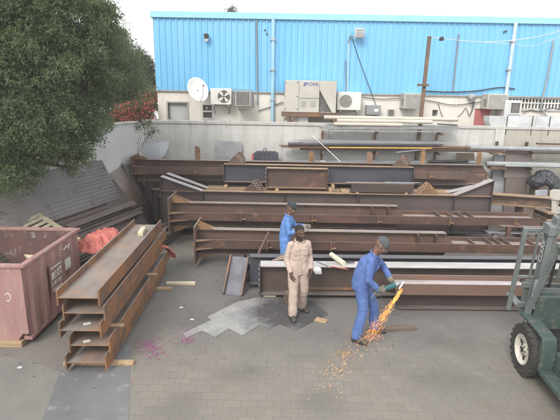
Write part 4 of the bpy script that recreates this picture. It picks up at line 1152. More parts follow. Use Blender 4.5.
def cruciform(name, label, loc, L, D_, b, plate, zc, tee_end, stiff_px, tabs, fins, mat, rz=0.0, gus=0.42, fin_up=(), thick_stiff=()):
    """crossed column lying down: base plate at local x=0, section along +x, centre height zc"""
    o = empty(name, loc, rz); tag(o, label, 'steel column', 'columns with base plates lying in rows')
    tf, tw, h = .018, .012, D_ / 2
    s = MB()
    s.span((0.02, -h, zc - b / 2), (L, -h + tf, zc + b / 2)); s.span((0.02, h - tf, zc - b / 2), (L, h, zc + b / 2))
    s.span((0.02, -h + tf, zc - tw / 2), (L, h - tf, zc + tw / 2))
    s.build('main_section', M[mat], o, bevel=.003)
    for sg in (1, -1):
        t = MB(); z0, z1 = zc + sg * (tw / 2 + .001), zc + sg * (h - tf); x1 = tee_end
        t.prism([(0.02, z0), (x1 + .22, z0), (x1, z1), (0.02, z1)], -tw / 2, tw / 2, 'Y')
        t.span((0.02, -b / 2, z1), (x1, b / 2, z1 + sg * tf))
        t.build('tee_section', M[mat], o, bevel=.003)
    p = MB(); p.span((-.015, -plate / 2, zc - plate / 2), (.018, plate / 2, zc + plate / 2)); p.build('base_plate', M['edge_steel' if False else mat], o, bevel=.003)
    nb = MB(); bolt_rows(nb, [-.028], [-plate * .38, plate * .38], [zc - plate * .38, zc + plate * .38], 'X', .022, .03)
    # gussets: triangles from the plate to the flanges
    pz = plate / 2
    for sg in (-1, 1):
        for zz in (zc + b / 2 - .012, zc - b / 2 + .002):
            q = MB(); q.prism([(0.019, sg * (h + .001)), (0.019, sg * pz), (.03, sg * pz), (gus, sg * (h + .001))], zz, zz + .012, 'Z'); q.build('gusset', M['gusset'], o)
        for yy in (-b / 2, b / 2 - .012):
            q = MB(); q.prism([(0.019, zc + sg * (h + .001)), (0.019, zc + sg * pz), (.03, zc + sg * pz), (gus, zc + sg * (h + .001))], yy, yy + .012, 'Y'); q.build('gusset', M['gusset'], o)
    for yy in (-pz + .03, pz - .05):
        q = MB(); q.prism([(0.019, zc), (0.019, zc + pz), (.035, zc + pz), (gus * .9, zc + h * .2), (gus * .9, zc)], yy, yy + .012, 'Y'); 
    # stub and end cleat behind the plate
    q = MB(); q.span((-.10, -.16, zc - .13), (-.016, .16, zc - .05)); q.build('shear_key', M['gusset'], o)
    for x in stiff_px:
        q = MB(); q.span((x, -h + tf + .001, zc + tw / 2 + .001), (x + .012, -tw / 2 - .001, zc + h - tf - .001)); q.build('stiffener', M[mat], o)
    for x in tabs:
        q = MB(); q.span((x - .006, -h - .11, zc - .10), (x + .006, -h - .001, zc + .10)); q.span((x + .007, -h - .10, zc - .045), (x + .11, -h - .001, zc - .033)); q.build('cleat', M['gusset'], o)
    for x in fins:
        q = MB(); q.prism([(-h + tf + .001, zc + tw / 2), (h - tf - .001, zc + tw / 2), (h - tf - .001, zc + b / 2 - .004), (-h + tf + .001, zc + b / 2 - .004)], x, x + .012); q.build('stiffener', M[mat], o)
    for x, hgt, wd in fin_up:
        q = MB(); q.prism([(x - wd / 2, zc + h + .001), (x + wd / 2, zc + h + .001), (x + wd / 2, zc + h + hgt * .8), (x + wd * .2, zc + h + hgt), (x - wd / 2, zc + h + hgt)], -.008, .008, 'Y'); q.build('fin_plate', M['gusset'], o)
    return o

def xat(px_, py, Y): return D(px_, py, Y).x

# B2: nearest column
YC2, ZC2 = 10.60, 0.575
x0 = -1.97
X2 = lambda px_, py=240: xat(px_, py, YC2 - .15) - x0
cruciform('steel_column', 'nearest brown column with square base plate directly behind the two standing workers', (x0, YC2, 0), 9.6, 0.60, 0.22, 0.90, ZC2, X2(448, 231), [X2(417), X2(435)], [X2(330, 247), X2(268, 247)], [X2(474), X2(492), X2(501), X2(510), X2(535)], 'steel_brown', gus=.42)
# B3: second column
YC3, ZC3 = 12.08, 0.85
x3 = -2.9
X3 = lambda px_, py=212: xat(px_, py, YC3 - .2) - x3
cruciform('steel_column', 'second brown column from the front with bright rusty base plate gussets and tabs', (x3, YC3, 0), 9.8, 0.64, 0.22, 1.02, ZC3, X3(399, 206), [X3(372), X3(388)], [X3(242), X3(312), X3(377), X3(448), X3(513)], [X3(441), X3(453), X3(464), X3(474), X3(545)], 'steel_brown', gus=.5)
# B5: back column up on other steel
YC5, ZC5 = 14.16, 1.72
x5 = -4.5
X5 = lambda px_, py=168: xat(px_, py, YC5) - x5
cruciform('steel_column', 'rearmost brown column raised on other beams with its base plate near the wall corner', (x5, YC5, 0), 10.2, 0.60, 0.24, 0.84, ZC5, X5(482), [], [X5(197), X5(427), X5(482)], [X5(455), X5(462)], 'steel_brown', gus=.42,
          fin_up=((X5(198), .42, .16), (X5(311), .34, .15), (X5(369), .34, .18), (X5(422), .44, .13), (X5(478), .40, .14)))

# timbers and cross beams that carry the columns
def block(label, c, d, mat='wood_dark', rz=0.0, group='timbers under the steel'):
    w = MB(); w.box((0, 0, d[2] / 2), d); ob = w.build('timber_block', M[mat], loc=(c[0], c[1], c[2] if len(c) > 2 else 0.0), rz=rz, bevel=.006)
    return tag(ob, label, 'timber', group)
block('dark timber under the left part of the nearest brown column', (-.9, YC2, 0), (.14, .9, ZC2 - .30), 'wood_dark')
block('dark timber under the right part of the nearest brown column', (3.0, YC2, 0), (.14, .9, ZC2 - .30), 'wood_dark')
block('dark timber under the left part of the second brown column', (-1.6, YC3, 0), (.16, .8, ZC3 - .32), 'wood_dark')
block('dark timber under the right part of the second brown column', (2.2, YC3, 0), (.16, .8, ZC3 - .32), 'wood_dark')

# B4: twin haunched rafters
def rafter(label, Y, xl, xr, xa, xb, ztop, pk_l, pk_r, zbot, mat, fmat, b=.29, stiff=()):
    o = empty('haunched_rafter', (xl, Y, 0)); tag(o, label, 'steel rafter', 'haunched rafters lying behind the second column')
    tf, tw = .016, .012; A, B, L = xa - xl, xb - xl, xr - xl
    w = MB(); w.prism([(0, zbot), (L, zbot), (L, pk_r), (B, ztop), (A, ztop), (0, pk_l)], -tw / 2, tw / 2, 'Y')
    w.build('web', M[mat], o)
    f = MB(); f.prism([(A + .001, ztop), (B - .001, ztop), (B - .001, ztop + tf), (A + .001, ztop + tf)], -b / 2, b / 2, 'Y'); f.build('top_flange', M[fmat], o, bevel=.003, smooth=20)
    f = MB(); f.prism([(0, pk_l), (A, ztop), (A, ztop + tf), (0, pk_l + tf)], -b / 2, b / 2, 'Y'); f.build('haunch_flange', M['steel_white'], o, bevel=.003, smooth=20)
    f = MB(); f.prism([(B, ztop), (L, pk_r), (L, pk_r + tf), (B, ztop + tf)], -b / 2, b / 2, 'Y'); f.build('haunch_flange', M['steel_white'], o, bevel=.003, smooth=20)
    f = MB(); f.span((0, -b / 2, zbot - tf), (L, b / 2, zbot - .0005)); f.build('bottom_flange', M[mat], o)
    for x, zz in ((-.014, pk_l + tf), (L + .001, pk_r + tf)):
        f = MB(); f.span((x, -b / 2, zbot - tf), (x + .013, b / 2, zz)); f.build('end_plate', M[mat], o)
    for (xa_, xb_) in ((0.002, A), (B, L - .002)):
        f = MB(); f.span((xa_, -b / 2 + .01, ztop - .012), (xb_, -tw / 2 - .001, ztop - .002)); f.build('stiffener', M[fmat], o)
    for x in stiff + (A, B):
        f = MB(); f.span((x, -b / 2 + .01, zbot), (x + .012, -tw / 2 - .001, ztop - .014)); f.build('stiffener', M[mat], o)
    return o
raf1 = rafter('front blue grey rafter with upswept haunches at both ends', 12.95, -3.39, 6.02, -2.23, 4.98, 1.30, 1.70, 1.76, .22, 'steel_purple', 'steel_tan', stiff=(3.5, 5.6))
raf2 = rafter('second haunched rafter lying close behind the front one', 13.32, -3.31, 5.7, -2.12, 4.9, 1.30, 1.72, 1.50, .22, 'steel_brown', 'steel_tan')
# angle bracket plates with bolts standing on steel
def bracket(label, px_, py, Y, zb, w_, h_, mat='gusset', flip=1):
    x = xat(px_, py, Y); o = empty('bolted_bracket', (x, Y, zb)); tag(o, label, 'bracket', 'triangular bolted brackets standing on the beams')
    w = MB(); w.prism([(-w_ * .5, 0), (w_ * .5, 0), (w_ * .5, h_ * .5), (w_ * .28, h_), (w_ * .12, h_)], -.006, .006, 'Y') if flip > 0 else w.prism([(w_ * .6, 0), (-w_ * .45, 0), (-w_ * .45, h_ * .5), (-w_ * .12, h_), (w_ * .02, h_)], -.006, .006, 'Y')
    w.build('plate', M[mat], o)
    for i in range(2):
        for k in range(4):
            xx = (w_ * .02 + k * .055 + i * .02) * flip - .02 * (flip < 0); zz = h_ * .72 - k * .06 + i * .07 - .02
            nb = MB(); nb.tube([(xx, -.014, zz), (xx, .014, zz)], .016, 6); nb.build('bolt', M['rim'], o)
bracket('dark triangular bracket with pale bolts on the blue girder near the grey leaning sheet', 236, 160, 13.62, 1.998, .55, .36, 'steel_brown')
bracket('triangular bracket with bolts on the blue girder right of the centre', 401, 160, 13.62, 1.998, .55, .36, 'steel_brown')
bracket('dark triangular bracket with pale bolts on the front rafter behind the man in light blue', 253, 190, 12.95, 1.318, .58, .34, 'steel_brown')
bracket('rusty triangular bracket with pale bolts on the front rafter near its right haunch', 427, 190, 12.95, 1.318, .60, .36, 'gusset', -1)

# third flat member behind the rafters (rusty tan tops) and cross supports for the raised steel
def ibeam(name, label, loc, L, h, b, mat, rz=0.0, flat=False, tf=.016, tw=.011, cat='steel beam', group=None, bev=.003, tilt=0.0):
    w = MB(); w.prism(ipoly(h, b, tf, tw, 0, flat), 0, L)
    ob = w.build(name, M[mat], loc=loc, bevel=bev, rot=(0, -tilt, rz)); return tag(ob, label, cat, group)
ibeam('steel_beam', 'tan rusted beam lying behind the two haunched rafters', (-2.2, 13.65, 0), 7.4, 1.30, .30, 'steel_tan')
ibeam('steel_beam', 'long beam on edge carrying the rearmost column', (-3.2, 14.12, 0), 9.0, 1.415, .34, 'steel_dark')
for i, (px_, lab) in enumerate(((141, 'leftmost dark girder end with bolt holes below the rearmost column'), (150, 'middle dark girder end with bolt holes below the rearmost column'), (158, 'rightmost dark girder end with bolt holes below the rearmost column'))):
    Yk = 13.95 - .32 * i; xk = -4.15 + .28 * i
    hk = (1.405, 1.21, 1.06)[i]
    o = empty('steel_girder', (xk, Yk, 0)); tag(o, lab, 'steel girder', 'dark girder ends at the left of the rafters')
    Lk = (0.9, .72, .5)[i]
    w = MB(); w.prism(ipoly(hk - .02, .24, .016, .012), .015, Lk + .0); w.build('main_section', M['steel_dark'], o)
    w = MB(); w.span((0, -.15, .0), (.014, .15, hk)); w.build('end_plate', M['steel_dark'], o, bevel=.003)
    add_bolts(o, [-.008], [-.09, .09], [hk * .3, hk * .5, hk * .7, hk * .88])

# blue girder on top of the rafters
def girder(label, Y, xl, xr, zb, zt_, b, mat, fmat, ends=True, bolts=True, rz=0.0, cat='steel girder', endmat=None):
    o = empty('plate_girder', (xl, Y, zb), rz); tag(o, label, cat)
    L, h, tf, tw = xr - xl, zt_ - zb, .018, .012
    w = MB(); w.span((0.014, -tw / 2, tf), (L - .014, tw / 2, h - tf)); w.build('web', M[mat], o)
    w = MB(); w.span((0.014, -b / 2, h - tf + .0005), (L - .014, b / 2, h)); w.build('top_flange', M[fmat], o, bevel=.003)
    w = MB(); w.span((0.014, -b / 2, 0), (L - .014, b / 2, tf - .0005)); w.build('bottom_flange', M['steel_dark' if fmat == 'steel_white' else fmat], o, bevel=.003)
    for x in ((0, L - .013) if ends else ()):
        w = MB(); w.span((x, -b / 2 - .01, -.01), (x + .013, b / 2 + .01, h + .01)); e = w.build('end_plate', M[endmat or mat], o, bevel=.003)
        if bolts:
            xx = -.006 if x == 0 else L + .006
            add_bolts(e, [xx], [-b * .32, b * .32], [h * t for t in (.12, .32, .52, .72, .9)], 'X', .016, .024)
    return o
girder('long blue grey plate girder raised on the rafters in front of the rearmost column', 13.62, -1.69, 3.95, 1.46, 1.998, .24, 'steel_blue', 'steel_tan')
girder('short rusty brown girder lying in front of the blue girder', 13.22, -.42, 1.36, 1.385, 1.965, .26, 'steel_brown', 'steel_tan')
for (px_, lab, Y, z) in ((226, 'small pale wood block under the left end of the blue girder', 13.5, 1.32), (277, 'small pale wood block under the short rusty girder at its left', 13.15, 1.32), (330, 'small pale wood block beside the right end of the short rusty girder', 13.22, 1.32), (345, 'pale wood offcut lying left of the dark channel', 13.0, 1.32)):
    block(lab, (xat(px_, 187, Y), Y, z), (.10 if px_ != 345 else .22, .34, .063 if px_ < 300 else .08), 'wood', .0, 'wood blocks on the rafters')
block('wood block hidden under the right end of the blue girder', (3.6, 13.5, 1.32), (.1, .34, .138), 'wood', 0, 'wood blocks on the rafters')
block('wood block under the middle of the blue girder', (1.55, 13.5, 1.32), (.1, .34, .138), 'wood', 0, 'wood blocks on the rafters')
# dark channel with plates on the rafters
w = MB(); w.prism([(-.1, 0), (.1, 0), (.1, .22), (.088, .22), (.088, .012), (-.088, .012), (-.088, .22), (-.1, .22)], 0, 1.78)
tag(w.build('steel_channel', M['steel_dark'], loc=(2.02, 12.98, 1.36), bevel=.003), 'dark steel channel lying on the rafters in front of the blue girder', 'steel channel')
block('small wood block under the dark channel at its left', (2.2, 12.98, 1.317), (.08, .2, .04), 'wood', 0, 'wood blocks on the rafters')
block('small wood block under the dark channel at its right', (3.6, 12.98, 1.317), (.08, .2, .04), 'wood', 0, 'wood blocks on the rafters')
w = MB(); w.span((0, -.1, 0), (1.96, .1, .03)); tag(w.build('steel_plate', M['steel_brown'], loc=(1.86, 12.99, 1.584)), 'long narrow brown plate lying on top of the dark channel', 'steel plate')
w = MB()
for i in range(4): w.tube([(0, .03 * i, .012 + .004 * (i % 2)), (.75 + .1 * i, .03 * i + .02, .014)], .011, 6)
tag(w.build('rod_bundle', M['grey_sheet'], loc=(3.0, 12.93, 1.615)), 'few thin pale rods lying on the narrow brown plate', 'rods')

# B1: long front girder, with bolted end plate, yawed a little
yaw1 = math.atan2(.13, 5.2)
o = girder('long dark girder in front with a bright top and bolted end plate', 8.76, -.39, 8.4, .075, .695, .33, 'steel_dark', 'steel_white', True, True, yaw1, endmat='steel_dark')
w = MB(); w.span((.6, -.034, .075), (4.6, -.0075, .115)); w.build('primer_stripe', M['steel_rust'], o)
block('pale concrete block under the left end of the front dark girder', (-.18, 8.76, 0), (.26, .2, .073), 'wood_pale')
block('weathered timber block standing under the front girder behind the pink worker', (.16, 8.66, 0), (.13, .10, .073), 'wood_dark')
# B1b: darker girder close behind it
ibeam('steel_beam', 'dark blue beam lying between the bright topped girder and the nearest column', (-.62, 9.17, .1), 9.0, .62, .20, 'steel_blue', yaw1)
block('dark timber under the dark blue beam', (.5, 9.2, 0), (.12, .4, .099)); block('dark timber under the right part of the dark blue beam', (4.5, 9.3, 0), (.12, .4, .099))
ibeam('steel_beam', 'low grey beam end showing behind the leaning channel', (-.95, 9.6, .05), 1.6, .36, .26, 'grey_sheet' if False else 'steel_blue')
# B1c: rusty H beam being ground
ibeam('steel_beam', 'rusty brown beam with bright trough lying flat before the grinding worker', (2.22, 8.345, .355), 2.6, .47, .225, 'steel_bright', yaw1 * .6, True, .014, .010)
ibeam('steel_beam', 'added low dark beam filling the shaded gap under the rusty beam being ground', (2.32, 8.33, .02), 2.9, .333, .30, 'steel_dark', yaw1 * .6)  # added dark beam standing in for the shadow below the rusty beam
# things lying on the bright girder
def on_b1(px_, py): return G(px_, py, .697)
a, b_ = on_b1(331, 257), on_b1(344, 266)
w = MB(); w.tube([a + Vector((0, 0, .055)), b_ + Vector((0, 0, .045))], .055, 12); tag(w.build('cloth_roll', M['cloth_cream'], bevel=.006), 'cream rolled up drawing lying across the bright girder', 'roll')
rr = random.Random(9)
for k, (lab, pxx, pyy) in enumerate((('thin steel strip lying nearest the pink worker on the bright girder', 322, 264), ('short thin steel strip beside the cream roll', 328, 265), ('white steel strip lying under the cream roll', 333, 266))):
    p = on_b1(pxx, pyy); w = MB(); w.box((0, 0, .006), (.36 - .05 * k, .03, .012)); tag(w.build('steel_strip', M['galv' if k else 'grey_sheet'], loc=p + Vector((0, .0, .001)), rz=R(-55 + 9 * k)), lab, 'steel strip', 'strips on the bright girder')
p = on_b1(338, 268); w = MB(); w.tube([(-.14, .07, .012), (.14, -.07, .012)], .012, 8); w.tube([(.14, -.07, .012), (.19, -.095, .012)], .006, 6); tag(w.build('hand_tool', M['tarp_red'], loc=p), 'red handled tool lying beside the cream roll', 'tool')
# triangular plate on girder at left, flap of paper at pink worker
p = G(280, 260, .697); w = MB(); w.prism([(-.22, 0), (.20, 0), (.20, .14)], -.006, .006, 'Y'); tag(w.build('triangular_plate', M['edge_steel'], loc=(p.x, p.y, .698), rot=(R(-25), 0, R(20))), 'pale triangular plate resting on the bright girder left of the pink worker', 'steel plate')
p = on_b1(315, 268); w = MB(); w.add([(-.10, .1, 0), (.08, .09, .0), (.12, -.05, .01), (-.06, -.09, .02), (.13, -.11, -.09), (.0, -.13, -.08)], [(0, 1, 2, 3), (3, 2, 4, 5)]); ob = w.build('paper_sheet', M['paper'], loc=p + Vector((0, 0, .004))); ob.modifiers.new('t', 'SOLIDIFY').thickness = .003; tag(ob, 'white paper sheet hanging over the girder edge beside the pink worker', 'paper')
p = on_b1(350, 263); w = MB(); w.tube([Vector((.09 * math.cos(t), .05 * math.sin(t), .008 + .002 * t)) for t in [i * .45 for i in range(26)]], .006, 6); tag(w.build('cable_coil', M['cable'], loc=p), 'small coil of dark wire on the bright girder near the grinding worker', 'wire')

# right hand girders
p0 = G(493, 186, 1.2)
ra, rb = D(495, 193, 13.35), D(552, 195, 12.95)
L = (rb - ra).length; rz = math.atan2(rb.y - ra.y, rb.x - ra.x)
ibeam('steel_beam', 'tan topped beam end lying right of the rafter haunch below the black bundle', (ra.x - .3, ra.y + .1, .98), L + .3, .30, .40, 'steel_tan', rz)
block('timber crib under the tan topped beam at the right', (7.2, 13.2, 0), (.3, .5, .979), 'wood_dark')
da, db = Vector((7.0, 14.0, .60)), Vector((8.0, 11.6, .55))
da, db = G(508, 196, .82), G(552, 216, .72)
da.y = min(da.y, 15.0)
dv = db - da
ibeam('steel_beam', 'brown flat beam lying diagonally towards the forklift at the right', (da.x, da.y - .3, .50), dv.length - .2, .3, .3, 'steel_tan', math.atan2(dv.y, dv.x), False, tilt=0)
block('timber under the diagonal brown beam', (da.x + dv.x * .5, da.y + dv.y * .5 - .3, 0), (.5, .2, .499), 'wood_dark')

# short channel leaning behind the sheet, and crowbar
ca, cb_ = G(233, 295, .0), D(240, 257, 9.28)
o = empty('steel_channel', ca); tag(o, 'short grey channel with rusty edges leaning upright against a low beam', 'steel channel')
v = (cb_ - ca); Lc = v.length; vn = v.normalized(); sx = Vector((1, -.12, 0)); sx = (sx - vn * sx.dot(vn)).normalized(); nz = sx.cross(vn)
mt = Matrix((vn, sx, nz)).transposed().to_4x4()
w = MB(); w.add([], []); w._obox(mt @ Matrix.Translation((Lc / 2, 0, 0)), (Lc, .36, .012)); w.build('web', M['steel_web_pale'], o)
for s_ in (-1, 1):
    w = MB(); w._obox(mt @ Matrix.Translation((Lc / 2, s_ * .19, .035)), (Lc, .030, .11)); w.build('flange', M['steel_rust'], o)
w = MB(); w.bar(G(241, 289, .02), D(269, 232, 9.9), .045, .03); tag(w.build('steel_bar', M['steel_brown']), 'dark slanting bar leaning from the ground onto the nearest column', 'steel bar')
block('pale timber strip lying on the paving right of the beam stack', tuple(G(181, 284.5)), (.62, .07, .06), 'wood_pale', R(2), 'loose timbers')
p = G(396, 330); w = MB(); w.box((0, 0, .03), (.75, .09, .06)); tag(w.build('steel_flat', M['wood_dark'], loc=p, rz=R(6), bevel=.005), 'brown flat bar lying on the paving by the grinding worker', 'bar')
p = G(321, 321); w = MB(); w.box((0, 0, .012), (.22, .15, .024)); w.box((.03, 0, .04), (.10, .03, .03)); tag(w.build('wooden_float', M['wood'], loc=p, rz=R(-25), bevel=.004), 'small brown wooden float with handle on the soot stained sheet', 'tool')
p = G(289, 302); w = MB(); w.box((0, 0, .13), (.16, .12, .26)); tag(w.build('wood_stub', M['wood_dark'], loc=(p.x, p.y - .04, 0), rot=(R(8), 0, R(15)), bevel=.01), 'short wooden post stub standing before the girder behind the pink worker', 'timber')

# stepped pale sheet on the ground
zz = [(183, 334), (211, 320.5), (207, 317.5), (238, 302), (262, 297), (306, 297), (328, 314.5), (296, 330.5), (279, 324), (269, 329), (259.5, 325.5), (242.5, 336), (229, 329), (215, 337.5), (202, 331), (186, 338.5)]
g = MB(); P = [G(x, y) for x, y in zz]
# the steps of the photograph: teeth along the near edge, one notch on the left
g.prism([(p.x, p.y) for p in P], .004, .012, 'Z')
tag(g.build('steel_sheet', M['sooty_plate'], smooth=0), 'flat pale sheet with zigzag stepped edge lying on the paving, blackened at its right', 'steel sheet')

# cord of the grinder
cable('power_cord', [ga - gd * .10, ga - gd * .2 + Vector((0, -.02, -.08)), G(380, 296, .35), G(384, 306, .10), G(395, 314, .02), G(402, 309, .012), G(399, 301, .012), G(388, 300, .012), G(392, 304, .012), G(420, 303, .012), G(460, 305, .012), G(505, 306, .012), G(545, 309, .012)], .0055, M['conduit'], 'thin pale power cord looping on the ground from the angle grinder')

# ------------------------------------------------------------------ beam stack at the left
nA = (G(64, 366) + G(107, 371)) / 2; nA.z = 0; nA.y -= .13; nA.x += .09
fA = Vector((-2.86, 9.85, 0))
dv = (fA - nA); dirr = math.atan2(dv.y, dv.x); Ls = dv.length
perp = Vector((-math.sin(dirr), math.cos(dirr), 0))
z = .055
stack = []
for i in range(5):
    sh_ = (.015, -.035, .045, -.01, .04)[i]; en = (0.0, .06, -.02, .03, .0)[i]
    lab = ('lowest beam of the stack resting on cross timbers', 'second beam from the bottom of the stack', 'middle beam of the stack above the timber spacers', 'second beam from the top of the stack', 'topmost beam of the stack with a pale grey trough')[i]
    w = MB(); w.prism(ipoly(.60, .238, .024, .013, 0, True), 0, Ls + (.0, .1, -.1, .05, -.15)[i])
    p = nA + perp * sh_ + dv.normalized() * en
    ob = w.build('steel_beam', M['steel_stack'], loc=(p.x, p.y, z), rz=dirr, bevel=.003)
    tag(ob, lab, 'steel beam', 'rusty beams stacked beside the red skip'); stack.append(ob)
    z += .246
    if i == 1:
        for t_ in (.35, 2.4):
            q = p + dv.normalized() * t_
            block('small wood spacer sticking out of the beam stack %s' % ('near its front' if t_ < 1 else 'near its far end'), (q.x, q.y, z), (.06, .80, .035), 'wood', dirr, 'wood spacers in the beam stack')
        z += .036
ztop_stack = z
for t_, lab in ((.25, 'long cross timber under the near end of the beam stack'), (3.0, 'cross timber under the far end of the beam stack')):
    q = nA + dv.normalized() * t_; block(lab, (q.x + .08, q.y, 0), (.09, 1.05, .054), 'wood', dirr, 'timbers under the beam stack')
q = nA + dv.normalized() * 3.1 - perp * .02
block('pale timber offcut lying in the trough of the topmost stacked beam', (q.x, q.y, ztop_stack - .118), (.42, .10, .09), 'wood_pale', dirr + .1, 'wood spacers in the beam stack')
q = nA + dv.normalized() * .18 + perp * .05
for zz_, lab in ((.055 + .246 * 2 + .119 + .037 , 'white paper tag lying inside the middle stacked beam'), (.055 + .246 + .119, 'white paper tag lying inside the second lowest stacked beam')):
    w = MB(); w.box((0, 0, .0), (.07, .10, .003)); tag(w.build('paper_tag', M['paper'], loc=(q.x + .03 * (zz_ > .6), q.y, zz_ + .008), rz=dirr + .5), lab, 'paper', 'paper tags in the beam stack')

# ------------------------------------------------------------------ red skip
o = empty('skip_container', (-3.99, 6.66, 0)); tag(o, 'open faded red steel skip with ribbed sides and a stencilled board', 'skip')
SW, SD, SH, t = 2.3, 2.02, 1.40, .04
zb = .10
def side_panel(L, pitch, h):
    """ribbed panel outline, returns list of (along, out)"""
    p = []; x = .12
    p.append((0, 0))
    while x + pitch * .6 < L - .08:
        p += [(x, 0), (x + .05, .05), (x + pitch * .5, .05), (x + pitch * .5 + .05, 0)]; x += pitch
    p.append((L, 0)); return p
# right side (+x), ribs outward
w = MB(); pr1 = side_panel(SD, .34, SH)
n = len(pr1)
vs = [(y_, x_, zb + .06) for x_, y_ in pr1] + [(y_, x_, SH - .06) for x_, y_ in pr1] + [(-.045, x_, SH - .06) for x_, y_ in pr1] + [(-.045, x_, zb + .06) for x_, y_ in pr1]
w.add(vs, [(i, i + 1, n + i + 1, n + i) for i in range(n - 1)]); w.build('side_panel', M['skip_red'], o, smooth=0)
w = MB(); w.span((-.052, .04, zb + .03), (-.046, SD - .04, SH - .06)); w.span((-SW + .046, .04, zb + .03), (-SW + .052, SD - .04, SH - .06)); w.span((-SW + .06, .046, zb + .03), (-.06, .052, SH - .06)); w.span((-SW + .06, SD - .052, zb + .03), (-.06, SD - .046, SH - .06))
w.span((-SW + .05, .05, zb + .031), (-.05, SD - .05, zb + .06)); w.build('inner_lining', M['skip_in'], o, smooth=0)
w = MB(); w.span((-SW + .04, 0, zb + .12), (-.002, .044, SH - .061)); w.prism([(-SW + .04, zb + .12), (-.10, zb + .12), (-.18, zb), (-SW + .04, zb)], .0, .042, 'Y'); w.build('front_panel', M['skip_red'], o, smooth=0)
w = MB(); w.span((-SW, SD - .044, zb), (-.002, SD, SH - .061)); w.build('back_panel', M['skip_red'], o, smooth=0)
w = MB(); w.span((-SW, 0, zb), (-SW + .044, SD - .045, SH - .061)); w.build('side_panel', M['skip_red'], o, smooth=0)
w = MB()
w.span((-SW - .02, -.025, SH - .06), (.06, .06, SH)); w.span((-SW - .02, SD - .06, SH - .06), (.06, SD + .025, SH)); w.span((-.03, .0605, SH - .06), (.06, SD - .0605, SH)); w.span((-SW - .02, .0605, SH - .06), (-SW + .07, SD - .0605, SH))
w.build('rim', M['skip_red'], o, bevel=.012)
for xa_, xb_ in ((-.10, .035), (-SW, -SW + .1)):
    w = MB(); w.span((xa_, .02, zb), (xb_, SD - .02, zb + .06)); w.build('bottom_rail', M['skip_red'], o, bevel=.01)
w = MB(); w.span((-.55, -.015, SH - .42), (-.42, .0, SH - .25)); w.build('patch', M['skip_in'], o)
# stencilled boards (the writing is too small to read in the photograph)
pb = empty('dummy', (0, 0, 0)); bpy.data.objects.remove(pb)
def board(y0, y1, z0, z1, rows):
    w = MB(); w.span((.051, y0, z0), (.066, y1, z1)); bo = w.build('stencil_board', M['placard'], o)
    w = MB()
    for (fy0, fy1, fz0, fz1) in rows:
        w.span((.0665, y0 + (y1 - y0) * fy0, z0 + (z1 - z0) * fz0), (.0685, y0 + (y1 - y0) * fy1, z0 + (z1 - z0) * fz1))
    w.build('stencil_marks', M['white_paint'], bo)
rows = [(.08 + .075 * i, .08 + .075 * i + .055, .84, .90) for i in range(11)]
rows += [(.08, .30, .50, .72), (.34, .44, .50, .56), (.34, .44, .60, .64), (.36, .42, .66, .74), (.52, .58, .50, .76), (.62, .86, .70, .76), (.62, .68, .50, .70), (.80, .86, .50, .70), (.62, .86, .58, .63)]
rows += [(.08 + .16 * i, .08 + .16 * i + .05 + .05 * (i % 2), .28, .42) for i in range(5)] + [(.10 + .15 * i, .10 + .15 * i + .09, .10, .2) for i in range(5)]
board(.72, 1.18, .55, 1.10, rows)
board(1.24, 1.54, .78, 1.16, [(.1, .85, .15, .6), (.12, .3, .05, .12), (.4, .8, .05, .12)])
w = MB(); w.tube([(.07, 1.22 + .05 * i + .02 * (i % 2), 1.17 + .06 * (i % 3 != 1) + .02 * (i % 2)) for i in range(7)], .008, 6); w.build('chalk_mark', M['white_paint'], o)
w = MB(); w.tube([(-.25 - .04 * math.cos(a), -.004, .88 + .05 * math.sin(a) - .03 * a * .3) for a in [i * .5 for i in range(12)]], .006, 6); w.build('chalk_mark', M['white_paint'], o)
block('timber under the front corner of the red skip', (-4.35, 6.72, 0), (.5, .22, .099), 'wood', 0, 'timbers under the red skip'); block('timber under the rear corner of the red skip', (-4.3, 8.4, 0), (.5, .2, .099), 'wood', 0, 'timbers under the red skip')
block('timber under the far left front of the red skip', (-6.1, 6.85, 0), (.3, .2, .099), 'wood', 0, 'timbers under the red skip')
# rubbish in the skip
w = MB(); rr = random.Random(12)
for i in range(9):
    w._obox(Matrix.Translation((rr.uniform(-1.9, -.4), rr.uniform(.4, 1.6), .36 + .03 * i)) @ Matrix.Rotation(rr.uniform(0, 3), 4, 'Z') @ Matrix.Rotation(rr.uniform(-.3, .3), 4, 'X'), (rr.uniform(.3, .9), rr.uniform(.15, .4), .05))
ob = w.build('scrap_heap', M['skip_in'], loc=(-3.99, 6.66, -.10)); tag(ob, 'dark scrap heaped at the bottom of the red skip', 'scrap', kind='stuff')

# pallet frame behind the skip
o = empty('wooden_pallet', (-4.75, 9.45, .0), rot=(R(58), 0, R(-38))); tag(o, 'pale wooden pallet leaning between the red skip and the sheets', 'pallet')
pts = [G(18, 231, 1.0), G(40, 213, 1.25), G(80, 237, 1.0)]
bpy.data.objects.remove(o)
A_, B_, C_ = D(14, 232, 9.35), D(40, 214, 10.0), D(81, 240, 9.2)
ux = (C_ - B_); lx = ux.length; ux.normalize(); uy = (A_ - B_); uy = (uy - ux * uy.dot(ux)); uy.normalize(); un = ux.cross(uy)
o = empty('wooden_pallet', B_); tag(o, 'pale slatted wooden pallet lying tilted behind the red skip', 'pallet')
mt = Matrix((ux, uy, un)).transposed().to_4x4()
wy = 1.0
w = MB()
for (x, y, dx, dy) in ((lx / 2, .05, lx, .10), (lx / 2, wy - .05, lx, .10), (.05, wy / 2, .10, wy - .2), (lx - .05, wy / 2, .10, wy - .2)): w._obox(mt @ Matrix.Translation((x, y, 0)), (dx, dy, .09))
w.build('frame', M['wood_pale'], o, bevel=.004)
for i in range(7):
    w = MB(); w._obox(mt @ Matrix.Translation((.22 + (lx - .44) * i / 6, wy / 2, -.03)), (.09, wy - .2, .02)); w.build('slat', M['wood_pale'], o)

